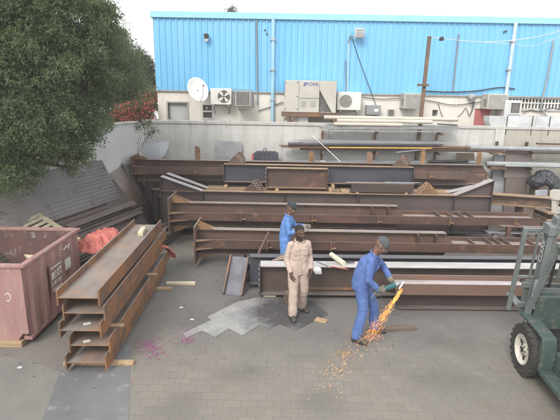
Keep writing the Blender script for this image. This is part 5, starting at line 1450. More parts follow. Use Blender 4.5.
# ------------------------------------------------------------------ sheets leaning on the left wall, heap of sections
def lean_sheet(label, x0, x1, foot, top, th, mat, corr=0.0, name='corrugated_sheet', off=0.0, skew=0.0):
    """x0..x1 along the wall (from the corner), foot = distance from the wall, top = height"""
    o = MB(); Ls_ = math.hypot(foot, top); n = max(2, int(Ls_ / .024)) if corr else 2
    vs = []
    for i in range(n):
        q_ = i / (n - 1); c = corr * (1 if (i // 2) % 2 else -1) if corr else 0
        for x in (x0, x1):
            tt = top + skew * (x - x0); nrm = Vector((0, tt, foot)).normalized() * (c + off)
            vs.append(LM @ (Vector((x, foot, 0.01)).lerp(Vector((x, .04, tt)), q_) + nrm))
    o.add(vs, [(2 * i, 2 * i + 1, 2 * i + 3, 2 * i + 2) for i in range(n - 1)])
    ob = o.build(name, M[mat], smooth=60); sd = ob.modifiers.new('t', 'SOLIDIFY'); sd.thickness = th; sd.offset = 0
    return tag(ob, label, 'metal sheet', 'sheets leaning on the left wall')
M['sheet_brown'] = matte('brown ribbed sheet', (0.19, 0.15, 0.14), (0.14, 0.11, 0.10), 1.2, 0.6, 0.1, spots=(0.15, 0.125, 0.11), spot_amt=0.3)
M['sheet_grey'] = matte('dull grey ribbed sheet', (0.26, 0.235, 0.225), (0.20, 0.18, 0.17), 1.2, 0.6, 0.1, spots=(0.11, 0.09, 0.08), spot_amt=0.4)
M['sheet_yel'] = matte('yellowish ribbed sheet', (0.25, 0.24, 0.20), (0.19, 0.18, 0.155), 1.2, 0.6, 0.1)
lean_sheet('large grey ribbed sheet leaning highest against the left wall', 2.2, 8.2, 1.1, 2.15, .004, 'sheet_grey', .008)
lean_sheet('yellowish ribbed sheet leaning nearest the red skip', 6.1, 8.6, 1.45, 1.72, .004, 'sheet_yel', .008, off=.03)
lean_sheet('broad brown ribbed sheet leaning in front of the grey one', 1.9, 6.4, 1.45, 1.62, .004, 'sheet_brown', .008, off=.05)
lean_sheet('square brown plate tilted against the wall near its corner', 1.3, 2.3, 1.2, 1.85, .01, 'steel_brown', 0, 'steel_plate', .03, -.25)
lean_sheet('dark plate standing beside the square brown plate', .75, 1.35, 1.0, 1.75, .01, 'steel_dark', 0, 'steel_plate', .02, .3)
rr = random.Random(21)
labs_n = 0
for i in range(22):
    k = i / 21
    yy = .62 + 1.55 * k + rr.uniform(-.04, .04)
    zz_ = max(0.02, (1.45 - yy) / 1.41 * 1.62 + .07) if yy < 1.42 else rr.uniform(.02, .22)
    xa_, L_ = (1.9 + rr.uniform(-.3, 1.6), rr.uniform(2.2, 4.0)) if yy < 1.42 else (1.0 + rr.uniform(-.2, .9) + .5 * k, rr.uniform(3.4, 4.4))
    a_ = LM @ Vector((xa_, yy, zz_)); ang = math.atan2(LD.y, LD.x) + (rr.uniform(-.02, .03) if yy < 1.42 else rr.uniform(-.04, .05) + .06 * k)
    w = MB(); sz = rr.uniform(.09, .15)
    if i % 3 == 0: w.prism([(0, 0), (sz, 0), (sz, .01), (.01, .01), (.01, sz), (0, sz)], 0, L_)
    elif i % 3 == 1: w.prism([(0, 0), (sz * 1.5, 0), (sz * 1.5, sz * .6), (sz * 1.5 - .01, sz * .6), (sz * 1.5 - .01, .01), (.01, .01), (.01, sz * .6), (0, sz * .6)], 0, L_)
    else: w.prism(ipoly(sz * 1.3, sz, .01, .008), 0, L_)
    ob = w.build('steel_section', M['steel_heap'], loc=a_, rot=(rr.uniform(-.25, .25) - (.85 if yy < 1.42 else 0), rr.uniform(-.006, .01), ang))
    tag(ob, 'long dark steel section in the heap at the foot of the left wall', 'steel section', 'steel sections heaped along the left wall')
# pale sections on the heap
a_, b_ = G(82, 240, .42), G(113, 215, .32); w = MB(); w.bar(a_, b_, .17, .03); tag(w.build('steel_flat', M['grey_sheet']), 'pale grey flat bar on the heap beside the red tarpaulin', 'bar')
a_, b_ = G(103, 232, .22), G(124, 219, .2); w = MB(); w.bar(a_, b_, .14, .03); tag(w.build('steel_flat', M['grey_sheet']), 'shorter grey flat bar at the right of the heap', 'bar')
a_, b_ = G(130, 206, .35), G(163, 208, .3); w = MB(); w.bar(a_, b_, .09, .07); tag(w.build('steel_flat', M['steel_brown']), 'brown bar lying across the heap towards the girder ends', 'bar')

# red tarpaulin, crumpled along the heap
def tarp(name, label, pts, rad, mat, seed, amp=.06):
    w = MB()
    for p, r_ in zip(pts, rad): ell(w, p, (r_[0], r_[1], r_[2]))
    for a, b_, ra_, rb_ in zip(pts, pts[1:], rad, rad[1:]): limb(w, [a, b_], [min(ra_) * .95, min(rb_) * .95])
    ob = fuse(w, name, [M[mat]], .016, None, 2, amp, 7.0)
    return tag(ob, label, 'tarpaulin')
def drape(name, label, path, wid, hgt, mat, seed, amp=.06):
    nu, nv = 70, 26; path = [Vector(p) for p in path]; so_ = Vector((seed * 3.1, seed * 1.7, 0))
    vs = []
    for i in range(nu + 1):
        u = i / nu * (len(path) - 1); k = min(int(u), len(path) - 2); t = u - k
        p = path[k].lerp(path[k + 1], t); tg = (path[k + 1] - path[k]); tg.z = 0; tg.normalize(); sd_ = Vector((-tg.y, tg.x, 0))
        e = math.sin(PI * min(1, max(0, i / nu)) ) ** .35 if 0 < i < nu else .35
        for j in range(nv + 1):
            v = j / nv * 2 - 1
            rag = 1 + .28 * mnoise.noise(Vector((i * .13, (j > nv / 2) * 7.0, seed)))
            q = p + sd_ * v * wid * e * rag
            f1 = Vector((q.x * 7, q.y * 7, seed)); f1 += Vector((mnoise.noise(f1 * .5), mnoise.noise(f1 * .5 + so_), 0)) * 1.5
            rid = .5 - abs(mnoise.noise(f1)) * 1.6 + .5 * (.4 - abs(mnoise.noise(f1 * 2.3 + so_)) * 1.5)
            q.z += hgt * (1 - abs(v) ** 1.6) * e + amp * rid
            q += sd_ * .03 * mnoise.noise(f1 * 1.7) + tg * .04 * mnoise.noise(f1 * 1.3 + so_)
            q.z = max(q.z, .02)
            vs.append(q)
    w = MB(); w.add(vs, [(i * (nv + 1) + j, (i + 1) * (nv + 1) + j, (i + 1) * (nv + 1) + j + 1, i * (nv + 1) + j + 1) for i in range(nu) for j in range(nv)])
    ob = w.build(name, M[mat], smooth=70); m_ = ob.modifiers.new('t', 'SOLIDIFY'); m_.thickness = .006
    return tag(ob, label, 'tarpaulin')
tp_ = [D(76, 248, 8.75), D(86, 246, 8.9), D(96, 240, 9.15), D(105, 234, 9.4), D(115, 229, 9.7)]
drape('tarpaulin', 'crumpled red tarpaulin between the red skip and the beam stack', [p - Vector((0, 0, .10)) for p in tp_], .36, .22, 'tarp_red', 1, .09)
q = nA + dv.normalized() * (Ls + .12) - perp * .22
drape('tarpaulin', 'scrap of red tarpaulin hanging at the far end of the beam stack', [Vector((q.x - .05, q.y - .22, .66)), Vector((q.x + .07, q.y - .05, .60)), Vector((q.x + .16, q.y + .05, .42)), Vector((q.x + .20, q.y + .1, .28))], .12, .05, 'tarp_red', 2, .035)

# ------------------------------------------------------------------ things at the back wall
def panel(name, label, pts, Y0, lean, th, mat, cat='metal sheet'):
    """flat sheet leaning on the wall; pts in picture coordinates"""
    P = [D(x, y, Y0) for x, y in pts]
    zb_ = min(p.z for p in P); zt_ = max(p.z for p in P)
    P = [Vector((p.x, Y0 + lean * (p.z - zt_) / max(.01, zt_ - zb_) * 1.0, p.z)) for p in P]
    n = len(P); nv = Vector((0, 1, 0)) * th
    w = MB(); w.add(P + [p + nv for p in P], [list(range(n)), list(range(n, 2 * n))[::-1]] + [(i, (i + 1) % n, n + (i + 1) % n, n + i) for i in range(n)])
    return tag(w.build(name, M[mat]), label, cat)
panel('steel_sheet', 'pale curved galvanised sheet leaning in the wall corner', [(140, 143), (158, 142.5), (169.5, 140.5), (169, 147), (166, 154), (160, 161), (156, 215), (146, 215), (144, 172)], 14.9, .5, .005, 'pale_sheet')
panel('steel_sheet', 'square dull grey sheet leaning on the back wall', [(216, 141), (242, 142), (242.5, 215), (216.5, 215)], 14.9, .35, .006, 'grey_sheet')
panel('board', 'brown square board leaning on the back wall', [(456.5, 153), (474, 152.5), (474.5, 220), (457, 220)], 14.88, .3, .02, 'board', 'board')
# dark gearbox-like plates with red side
p = D(266, 157, 14.66); o = empty('scrap_machine', p); tag(o, 'dark steel box with drilled holes and a red side at the back wall', 'machine part')
w = MB(); w.prism([(-.36, -.3), (.34, -.3), (.40, -.05), (.40, .12), (.30, .19), (-.30, .19), (-.40, .1)], -.1, .1, 'Y'); w.build('casing', M['steel_blue'], o, bevel=.01)
w = MB(); w.span((-.46, -.1, -.16), (-.402, .1, .10)); w.build('red_side', M['tarp_red'], o)
w = MB()
for (x, z) in ((-.2, .08), (-.05, .1), (.12, .08), (.25, .02), (-.22, -.08), (.1, -.1)): w.tube([(x, -.112, z), (x, -.101, z)], .028, 10)
w.build('holes', M['black'], o)
w = MB(); w.tube([(-.04 + .05 * math.cos(a), 0, .22 + .06 * math.sin(a)) for a in [i * PI / 6 for i in range(13)]], .012, 6); w.build('lifting_eye', M['grease'], o)
w = MB(); w.span((-.3, -.1, -2.55), (-.2, .1, -.302)); w.span((.2, -.1, -2.55), (.3, .1, -.302)); w.build('leg', M['steel_dark'], o)

# racks
def rack(label, xs, Yf, levels, post_top, post_mat='steel_rust'):
    o = empty('pipe_rack', (xs[0], Yf, 0)); tag(o, label, 'rack', 'racks on the back wall')
    for x in xs:
        w = MB(); w.span((x - xs[0] - .035, .30, 0), (x - xs[0] + .035, .37, post_top)); w.build('post', M[post_mat], o)
        for zl in levels:
            w = MB(); w.span((x - xs[0] - .025, -.22, zl - .06), (x - xs[0] + .025, .298, zl)); w.build('arm', M[post_mat], o)
    return o
YR = 14.55
zl_top = D(380, 131, YR).z; zl_mid = D(380, 150, YR).z
rack('brown rack on the back wall carrying the cream pipes', (D(323, 140, YR).x, 3.0, D(440, 140, YR).x), YR, (zl_top - .03, zl_mid - .05), zl_top - .1)
rack('dark rack at the right carrying two pale pipes', (D(501, 150, YR).x, D(530, 160, YR).x, 9.3), YR, (D(501, 150, YR).z - .03, D(501, 166, YR).z - .03), D(530, 143, YR).z, 'steel_dark')
def wpipe2(name, label, x0, y0, x1, y1, Y, r, mat, cat='pipe', group='pipes on the back wall racks', n=14):
    a, b_ = D(x0, y0, Y), D(x1, y1, Y); w = MB()
    d = (b_ - a).normalized()
    w.tube([a, b_], r, n)
    return tag(w.build(name, mat, bevel=0), label, cat, group)
zt0 = zl_top
wpipe2('plastic_pipe', 'longest cream pipe, uppermost on the wall rack', 324, 117.3, 458, 119.5, YR + .12, .062, M['cream'])
wpipe2('plastic_pipe', 'cream pipe second from the top on the wall rack', 337, 120.6, 432, 122.0, YR - .05, .062, M['cream'])
wpipe2('plastic_pipe', 'cream pipe lowest of three on the wall rack', 334, 124.0, 402, 125.0, YR - .12, .055, M['cream'])
def flatbar(name, label, x0, y0, x1, y1, Y, w_, h_, mat, cat='steel bar', group='bars on the back wall racks'):
    w = MB(); w.bar(D(x0, y0, Y), D(x1, y1, Y), w_, h_); return tag(w.build(name, M[mat]), label, cat, group)
flatbar('steel_bar', 'thick rough grey bar under the cream pipes', 320, 127.3, 457, 128.0, YR + .02, .3, .075, 'grey_sheet')
flatbar('steel_bar', 'pale thin bar under the rough grey bar', 326, 130.6, 440, 131.6, YR - .14, .06, .03, 'alu')
flatbar('steel_bar', 'dark bar lying at the right end of the cream pipes', 438, 124, 457, 125.2, YR - .1, .1, .04, 'steel_dark')
flatbar('steel_sheet', 'stack of dark grey sheets on the middle rack level', 302, 141.3, 446, 142.3, YR + .1, .34, .07, 'grey_sheet', 'metal sheet')
flatbar('steel_sheet', 'blue grey sheet stack above the rusty bars', 288, 143.5, 440, 144.3, YR + .0, .42, .05, 'steel_blue', 'metal sheet')
flatbar('steel_bar', 'long thin rusty bar sticking out left on the middle rack', 279, 145.4, 480, 147.0, YR - .06, .04, .035, 'steel_rust')
flatbar('steel_bar', 'rusty flat bar on the middle rack beside the yellow one', 290, 147.2, 470, 147.3, YR - .14, .08, .05, 'steel_rust')
flatbar('steel_bar', 'yellow painted bar on the middle rack', 329, 147.4, 432, 148.2, YR - .19, .035, .035, 'yellow_bar')
flatbar('steel_bar', 'brown bar lowest on the middle rack', 300, 149.2, 500, 151.4, YR - .02, .1, .05, 'steel_brown')
flatbar('steel_bar', 'thin pale slanting rod leaning across the rack to the ground', 312, 135, 345, 166, 14.3, .02, .02, 'white_paint', 'rod')
wpipe2('steel_pipe', 'pale metal pipe on the upper level of the right rack', 466, 147.5, 575, 149.8, YR - .05, .075, M['alu'])
wpipe2('steel_pipe', 'pale metal pipe on the lower level of the right rack', 486, 163.6, 575, 165.5, YR - .05, .085, M['alu'])
wpipe2('steel_pipe', 'thin pipe beside the lower pale pipe on the right rack', 505, 165.8, 575, 166.8, YR - .18, .035, M['alu'])
wpipe2('steel_pipe', 'grey pipe low against the wall behind the rearmost column', 285, 161.5, 475, 162.6, 14.72, .06, M['conduit'])
wpipe2('steel_pipe', 'dark pipe end beside the brown board at the back wall', 428, 161.8, 468, 161.0, 14.5, .05, M['grease'])
flatbar('steel_bar', 'pale rod resting on the back column near the brown board', 396, 152.2, 428, 149.0, 14.4, .03, .03, 'alu', 'rod')
flatbar('steel_plate', 'rusty plates tucked under the upper pipe of the right rack', 491, 153.6, 503, 151.4, YR - .02, .3, .04, 'steel_rust', 'steel plate')
flatbar('steel_plate', 'rusty plates tucked under the lower pipe of the right rack', 489, 167.6, 504, 168.0, YR - .02, .3, .07, 'steel_rust', 'steel plate')
flatbar('steel_bar', 'dark thin bar above the upper pipe of the right rack', 537, 143.6, 575, 144.4, YR + .08, .12, .05, 'steel_brown')
rr = random.Random(77)
for (x0_, x1_, y0_, n_, mt_, lab) in ((300, 452, 139.6, 4, 'grille_pale', 'thin grey bar among those on top of the middle rack stack'), (286, 476, 146.2, 5, 'steel_heap', 'thin brown bar among those on the middle rack'), (330, 455, 125.6, 3, 'grey_sheet', 'thin grey bar among those under the cream pipes'), (488, 575, 152.0, 3, 'steel_heap', 'thin brown bar below the upper pipe of the right rack')):
    for k in range(n_):
        a_ = rr.uniform(-6, 8); e_ = rr.uniform(-22, 6) if x1_ < 570 else 0
        sl_ = (x1_ - x0_) * .012
        flatbar('steel_bar', lab, x0_ + a_, y0_ + .35 * k + rr.uniform(-.2, .2), x1_ + e_, y0_ + sl_ + .35 * k + rr.uniform(-.3, .3), YR + .20 - .075 * k, rr.uniform(.03, .06), rr.uniform(.02, .04), mt_)
p = D(323, 163.5, 14.5); w = MB(); w.lathe([(0, -.12), (.09, -.12), (.10, .08), (.085, .08), (.08, -.10), (0, -.10)], 16); w.box((0, 0, -1.0), (.03, .03, 1.75)); tag(w.build('paint_tin', M['white_paint'], loc=p), 'small white pot standing behind the blue girder', 'pot')
p = D(283, 163.6, 14.42); w = MB(); w.box((0, 0, 0), (.3, .12, .08)); 
# black bundle and junk at the right end
bp = [D(536, 182, 14.25), D(544, 178, 14.3), D(551, 182, 14.2), D(556, 187, 13.9)]
tarp('plastic_bundle', 'black plastic wrapped bundle by the back wall at the right', bp, [(.26, .3, .20), (.30, .3, .26), (.24, .3, .22), (.13, .2, .12)], 'tarp_black', 3, .05)
pbx = bp[1]; w = MB(); w.box((pbx.x, pbx.y, (pbx.z - .2) / 2), (.55, .5, pbx.z - .2)); tag(w.build('crate', M['wood_dark'], bevel=.01), 'dark crate carrying the black plastic bundle', 'crate')
rr = random.Random(31)
for i, (x_, y_, d_, mt_, lab) in enumerate((
    (541, 205, (.75, .5, .10), 'coping', 'broken concrete slab lying at the right behind the forklift mast'),
    (549, 199, (.6, .45, .12), 'coping', 'second broken concrete slab near the black bundle'),
    (553, 207, (.5, .4, .16), 'board', 'brown broken board near the forklift mast'),
    (530, 201, (.5, .35, .06), 'steel_dark', 'dark bent plate beside the diagonal brown beam'),
    (556, 213, (.35, .3, .22), 'coping', 'pale concrete lump beside the forklift mast'))):
    p = G(x_, y_, .35); w = MB(); w.box((0, 0, d_[2] / 2), d_); w.box((.1, .05, -.2), (d_[0] * .6, d_[1] * .6, .39))
    tag(w.build('rubble_slab', M[mt_], loc=(p.x, p.y, .36), rot=(rr.uniform(-.1, .1), rr.uniform(-.1, .1), rr.uniform(0, 3)), bevel=.02), lab, 'rubble')
for i, (x0, y0, x1, y1, z_, w_, mt_, lab) in enumerate((
    (486, 231.5, 548, 233, .55, .22, 'grey_sheet', 'grey plate lying between the two nearest columns at the right'),
    (500, 226, 560, 228, .75, .12, 'steel_brown', 'brown bar lying behind the nearest column at the right'),
    (505, 200.5, 560, 203, .70, .16, 'steel_tan', 'tan plate behind the diagonal brown beam'),
    (498, 207, 545, 220, .45, .20, 'steel_heap', 'brown plate half under the diagonal brown beam'),
    (515, 219.5, 565, 221, .8, .14, 'steel_tan', 'tan bar in front of the broken concrete slabs'))):
    a, b_ = G(x0, y0, z_), G(x1, y1, z_); w = MB(); w.bar(a, b_, w_, .03)
    for t_ in (.15, .85):
        q = a.lerp(b_, t_); w.span((q.x - .05, q.y - .05, 0), (q.x + .05, q.y + .05, z_ - .016))
    tag(w.build('steel_plate', M[mt_]), lab, 'steel plate')
for i, (x_, y_, Y_, d_, rz_, mt_, lab) in enumerate((
    (541, 197, 13.9, (.5, .04, .22), .4, 'pale_sheet', 'small pale sheet standing below the black bundle'),
    (557, 199, 13.6, (.4, .3, .28), .8, 'ac_beige', 'pale box behind the forklift mast at the back of the yard'),
    (517, 178, 14.6, (.9, .03, .9), .1, 'sheet_brown', 'brown sheet leaning on the back wall right of the rafter haunch'),
    (500, 180, 14.7, (.5, .03, .8), -.15, 'grey_sheet', 'narrow grey sheet leaning on the back wall beside the rack post'))):
    p = D(x_, y_, Y_); w = MB(); w.box((0, 0, d_[2] / 2), d_); w.box((0, .05, -p.z / 2 + .05), (d_[0] * .8, .10, p.z - .10))
    tag(w.build('scrap_sheet', M[mt_], loc=p, rot=(R(-6), 0, rz_), bevel=.004), lab, 'scrap')
# dark sections between right haunch and column
for i, (x0, y0, x1, y1, z_, lab) in enumerate(((492, 203, 520, 216, .4, 'dark bar lying between the right haunch and the diagonal beam'), (483, 205, 500, 212, .35, 'brown bar lying behind the second column at the right'))):
    w = MB(); w.bar(G(x0, y0, z_), G(x1, y1, z_), .14, .12); w.bar(G(x0, y0, z_) - Vector((0, 0, .2)), G(x1, y1, z_) - Vector((0, 0, .2)), .3, .27); tag(w.build('steel_bar', M['steel_dark']), lab, 'steel bar')

# ------------------------------------------------------------------ forklift
FH = R(-4)                                   # heading: slightly right of the view axis
fo = empty('forklift', (3.63 + .60, 6.13, 0), FH); tag(fo, 'green forklift with raised load backrest entering at the right edge', 'forklift')
# local: +y forward, x to the right; front axle at y=0, left wheel outer face at x=-.6
def wheel(x, y, r, w_, sgn):
    wh = empty('wheel', (x, y, r), 0, fo)
    rot = Matrix.Rotation(R(90), 4, 'Y')
    t_ = MB()
    t_.lathe([(r * .60, -w_ / 2), (r * .90, -w_ / 2), (r * .985, -w_ * .36), (r * .985, w_ * .36), (r * .90, w_ / 2), (r * .60, w_ / 2), (r * .58, 0), (r * .60, -w_ / 2)], 40, rot)
    nl = 22
    for k in range(nl):
        a = 2 * PI * k / nl
        for sd_ in (-1, 1):
            m_ = Matrix.Rotation(a + (.5 * 2 * PI / nl if sd_ > 0 else 0), 4, 'X') @ Matrix.Translation((sd_ * w_ * .27, 0, r * .985)) @ Matrix.Rotation(.35 * sd_, 4, 'Z')
            t_._obox(m_, (w_ * .48, r * .15, r * .045))
            m2 = Matrix.Rotation(a + (.5 * 2 * PI / nl if sd_ > 0 else 0), 4, 'X') @ Matrix.Translation((sd_ * w_ * .49, 0, r * .90))
            t_._obox(m2, (w_ * .03, r * .13, r * .13))
    t_.build('tyre', M['tyre'], wh)
    q = MB(); rs = sgn
    q.lathe([(r * .60, -rs * w_ * .46), (r * .57, -rs * w_ * .50), (r * .52, -rs * w_ * .40), (r * .46, -rs * w_ * .24), (r * .24, -rs * w_ * .20), (r * .22, -rs * w_ * .34), (r * .12, -rs * w_ * .40), (0.001, -rs * w_ * .40)], 32, rot)
    rim_ = q.build('rim', M['rim'], wh)
    q = MB()
    for k in range(6):
        a = PI / 3 * k; q.tube([(rs * -w_ * .42, r * .17 * math.cos(a), r * .17 * math.sin(a)), (rs * -w_ * .30, r * .17 * math.cos(a), r * .17 * math.sin(a))], r * .035, 6)
    q.tube([(rs * -w_ * .46, 0, 0), (rs * -w_ * .3, 0, 0)], r * .09, 12)
    for k in range(3):
        a = 2 * PI / 3 * k + .5; q.tube([(rs * -w_ * .235, r * .27 * math.cos(a), r * .27 * math.sin(a)), (rs * -w_ * .238, r * .43 * math.cos(a), r * .43 * math.sin(a))], r * .05, 8)
    q.build('hub', M['grease'], rim_)
wheel(-.49, 0, .385, .22, 1); wheel(.49, 0, .385, .22, -1)
wheel(-.44, -1.45, .29, .18, 1); wheel(.44, -1.45, .29, .18, -1)
w = MB(); w.span((-.36, -1.75, .25), (.36, .35, .62)); w.build('chassis', M['green'], fo, bevel=.02)
for sx in (-1, 1):
    w = MB()
    # fender over the front wheel: step plate, skirt behind it
    if sx < 0: xa_, xb_ = -.55, -.362
    else: xa_, xb_ = .362, .55
    w.prism([(-.40, .30), (-.46, .30), (-.50, .62), (-.44, .82), (.02, .86), (.34, .84), (.34, .80), (.02, .81), (-.38, .78)], xa_, xb_, 'X')
    w.build('fender', M['green'], fo, bevel=.012)
    w = MB(); w.span((xa_, -1.10, .28), (xb_, -.47, .36)); w.span((xa_ + (.02 if sx < 0 else 0), -1.1, .361), (xb_ - (.02 if sx > 0 else 0), -1.04, .60)); w.build('step', M['green'], fo, bevel=.01)
    w = MB(); w.prism([(-1.10, .60), (-1.0, .95), (-1.7, 1.0), (-1.78, .6)], xa_ * .93, xb_ * .93, 'X'); w.build('side_panel', M['green'], fo, bevel=.02)
w = MB(); w.prism([(-1.2, .62), (-1.2, .98), (-1.75, 1.05), (-1.75, .62)], -.34, .34, 'X'); w.build('hood', M['green'], fo, bevel=.03)
w = MB(); w.prism([(-1.76, .25), (-1.76, 1.08), (-2.05, 1.0), (-2.22, .7), (-2.2, .3)], -.58, .58, 'X'); w.build('counterweight', M['green'], fo, bevel=.04)
w = MB(); w.span((-.26, -1.35, .99), (.26, -.85, 1.1)); w.prism([(-1.42, 1.05), (-1.28, 1.1), (-1.36, 1.62), (-1.46, 1.62)], -.25, .25, 'X'); w.build('seat', M['black'], fo, bevel=.03)
w = MB(); w.prism([(.20, .62), (.36, .62), (.30, 1.18), (.16, 1.18)], -.40, .40, 'X'); cw = w.build('cowl', M['green'], fo, bevel=.02)
w = MB(); w.span((-.405, .20, .95), (-.4015, .28, 1.08)); w.build('sticker', M['paper'], cw)
w = MB(); w.tube([(0, .12, 1.1), (0, -.18, 1.28)], .02, 8); w.tube([(.16 * math.cos(a), -.18 + .05 * math.sin(a), 1.28 + .15 * math.sin(a)) for a in [i * PI / 10 for i in range(21)]], .014, 8, False); w.build('steering_wheel', M['black'], fo)
w = MB(); w.prism([(-.44, .621), (.18, .621), (.18, .64), (-.44, .64)], -.36, .36, 'X'); w.build('floor_plate', M['grease'], fo)
for sx in (-1, 1):
    w = MB(); w.bar((sx * .47, .26, .845), (sx * .44, -.22, 2.08), .06, .07, (0, 1, 0)); w.build('guard_pillar', M['mast'], fo)
    w = MB(); w.bar((sx * .45, -1.60, 1.0), (sx * .44, -1.42, 2.08), .06, .07, (0, 1, 0)); w.build('guard_pillar', M['mast'], fo)
w = MB()
for sx in (-.44, .44): w.span((sx - .03, -1.46, 2.081), (sx + .03, -.18, 2.13))
for y_ in [-1.46 + .16 * i for i in range(9)]: w.span((-.409, y_, 2.085), (.409, y_ + .035, 2.12))
w.build('overhead_guard', M['mast'], fo)
# mast, tilted back
ms = empty('mast', (0, .52, .18), 0, fo, rot=(R(7), 0, 0))
def mpart(w, name, mat, **k): return w.build(name, mat, ms, **k)
for sx in (-1, 1):
    w = MB(); x_ = sx * .33
    w.prism([(x_ - .035, -.08), (x_ + .035, -.08), (x_ + .035, .08), (x_ - .035, .08), (x_ - .035, .06), (x_ + .015, .06), (x_ + .015, -.06), (x_ - .035, -.06)] if sx < 0 else [(x_ - .035, -.08), (x_ + .035, -.08), (x_ + .035, -.06), (x_ - .015, -.06), (x_ - .015, .06), (x_ + .035, .06), (x_ + .035, .08), (x_ - .035, .08)], -.05, 2.08, 'Z'); mpart(w, 'outer_rail', M['mast'], bevel=.004)
    w = MB(); w.span((sx * .27 - .03, -.06, .0), (sx * .27 + .03, .06, 2.22)); mpart(w, 'inner_rail', M['mast'], bevel=.004)
    w = MB(); w.tube([(sx * .16, -.03, .05), (sx * .16, -.03, 1.0)], .032, 12); w.tube([(sx * .16, -.03, 1.0), (sx * .16, -.03, 1.75)], .018, 10); mpart(w, 'lift_cylinder', M['grease'])
    w = MB(); w.tube([(sx * .42, -.06, .75), (sx * .42, -.48, .42)], .035, 12); mpart(w, 'tilt_cylinder', M['mast'])
    w = MB(); w.span((x_ - .05, -.10, 1.94), (x_ + .05, .10, 2.10)); mpart(w, 'rail_cap', M['mast'], bevel=.01)
for z_ in (.1, 1.0, 1.98):
    w = MB(); w.span((-.295, -.10, z_), (.295, -.082, z_ + .10)); mpart(w, 'cross_member', M['mast'])
w = MB(); w.span((-.24, -.03, 2.18), (.24, .03, 2.23)); mpart(w, 'crosshead', M['mast'])
tx = text_mesh('lettering', 'CLARK', 0.115, M['grille_text'], ms, off=0.008); tx.location = (-.367, 0.0, 1.66); tx.rotation_euler = (R(90), R(-90), R(-90))
w = MB(); w.span((-.3665, -.03, .42), (-.3652, .035, .60)); mpart(w, 'sticker', M['wood_pale'])
w = MB()
for sx in (-.1, .1): w.tube([(sx, .07, .55), (sx, .075, 1.85)], .012, 6)
mpart(w, 'lift_chain', M['grease'])
# carriage and load backrest
zc0 = .60
w = MB(); w.span((-.47, .13, zc0), (.47, .17, zc0 + .09)); w.span((-.47, .13, zc0 + .36), (.47, .17, zc0 + .45)); w.span((-.36, .085, zc0 - .02), (-.22, .129, zc0 + .5)); w.span((.22, .085, zc0 - .02), (.36, .129, zc0 + .5)); mpart(w, 'carriage', M['mast'], bevel=.005)
w = MB(); zt1 = zc0 + 1.36
for x_ in (-.62, .56): w.span((x_, .135, zc0 - .06), (x_ + .06, .185, zt1))
w.span((-.56, .14, zt1 - .05), (.56, .18, zt1)); w.span((-.56, .14, zc0 + .52), (.56, .175, zc0 + .56))
mpart(w, 'backrest_frame', M['mast'], bevel=.004)
for x_ in (-.38, -.17, .04, .25):
    w = MB(); w.span((x_ - .015, .145, zc0 + .561), (x_ + .015, .172, zt1 - .051)); mpart(w, 'backrest_bar', M['mast'])
for sx in (-.36, .30):
    w = MB(); w.span((sx - .05, .172, zc0 - .10), (sx + .07, .21, zc0 + .47)); w.prism([(.21, zc0 - .10), (.74, zc0 - .10), (.74, zc0 - .085), (.21, zc0 - .055)], sx - .05, sx + .07, 'X'); mpart(w, 'fork', M['mast'], bevel=.004)
w = MB()
for k in range(3): w.tube([(.35 + .05 * k, .06, .3), (.30 + .05 * k, -.16, .9), (.30 + .04 * k, -.12, 1.5), (.1, -.02, 1.80)], .014, 6)
mpart(w, 'hose', M['black'])
w = MB(); w.tube([(-.42, -.10, .75), (-.46, -.25, 1.05), (-.42, -.18, 1.25), (-.38, -.10, 1.12)], .045, 10); w.build('work_lamp_arm', M['mast'], ms)

# ------------------------------------------------------------------ petals and litter on the ground
def petals():
    w = MB(); rr = random.Random(17)
    def pet(x, y):
        s_ = rr.uniform(.007, .017); a = rr.uniform(0, 6.28)
        m_ = Matrix.Translation((x, y, .008 + rr.uniform(0, .012))) @ Matrix.Rotation(a, 4, 'Z') @ Matrix.Rotation(rr.uniform(-.5, .5), 4, 'X')
        w.add([(-s_, 0, 0), (0, -s_ * .6, .004), (s_, 0, 0), (0, s_ * .6, .004)], [(0, 1, 2, 3)], m_)
    for cx, cy, sx, sy, n_ in ((150, 347, 6, 4.5, 170), (157, 354, 4, 3, 40), (187, 341, 5, 2, 60), (186, 335, 8, 5, 30), (195, 332, 14, 10, 40), (205, 300, 20, 10, 50), (230, 285, 12, 10, 40), (180, 310, 25, 20, 50), (270, 318, 20, 8, 45), (248, 310, 14, 8, 30), (110, 360, 30, 20, 25), (190, 372, 20, 20, 25), (350, 375, 60, 25, 30), (236, 290, 4, 3, 30)):
        for i in range(n_):
            p = G(rr.gauss(cx, sx), rr.gauss(cy, sy)); pet(p.x, p.y)
    tag(w.build('fallen_petals', M['petal'], smooth=0), 'magenta flower petals scattered over the paving', 'petals', kind='stuff')
    w = MB()
    for cx, cy, sx, sy, n_ in ((275, 300, 16, 6, 110), (225, 275, 6, 6, 60), (290, 305, 20, 8, 60), (200, 290, 60, 20, 40), (400, 350, 90, 25, 50), (60, 365, 40, 15, 30)):
        for i in range(n_):
            p = G(rr.gauss(cx, sx), rr.gauss(cy, sy)); s_ = rr.uniform(.004, .013)
            w._obox(Matrix.Translation((p.x, p.y, .012)) @ Matrix.Rotation(rr.uniform(0, 6), 4, 'Z'), (s_ * 1.6, s_, s_ * .6))
    tag(w.build('gravel', M['steel_dark'], smooth=0), 'dark grit and slag crumbs on the paving near the girders', 'grit', kind='stuff')
petals()
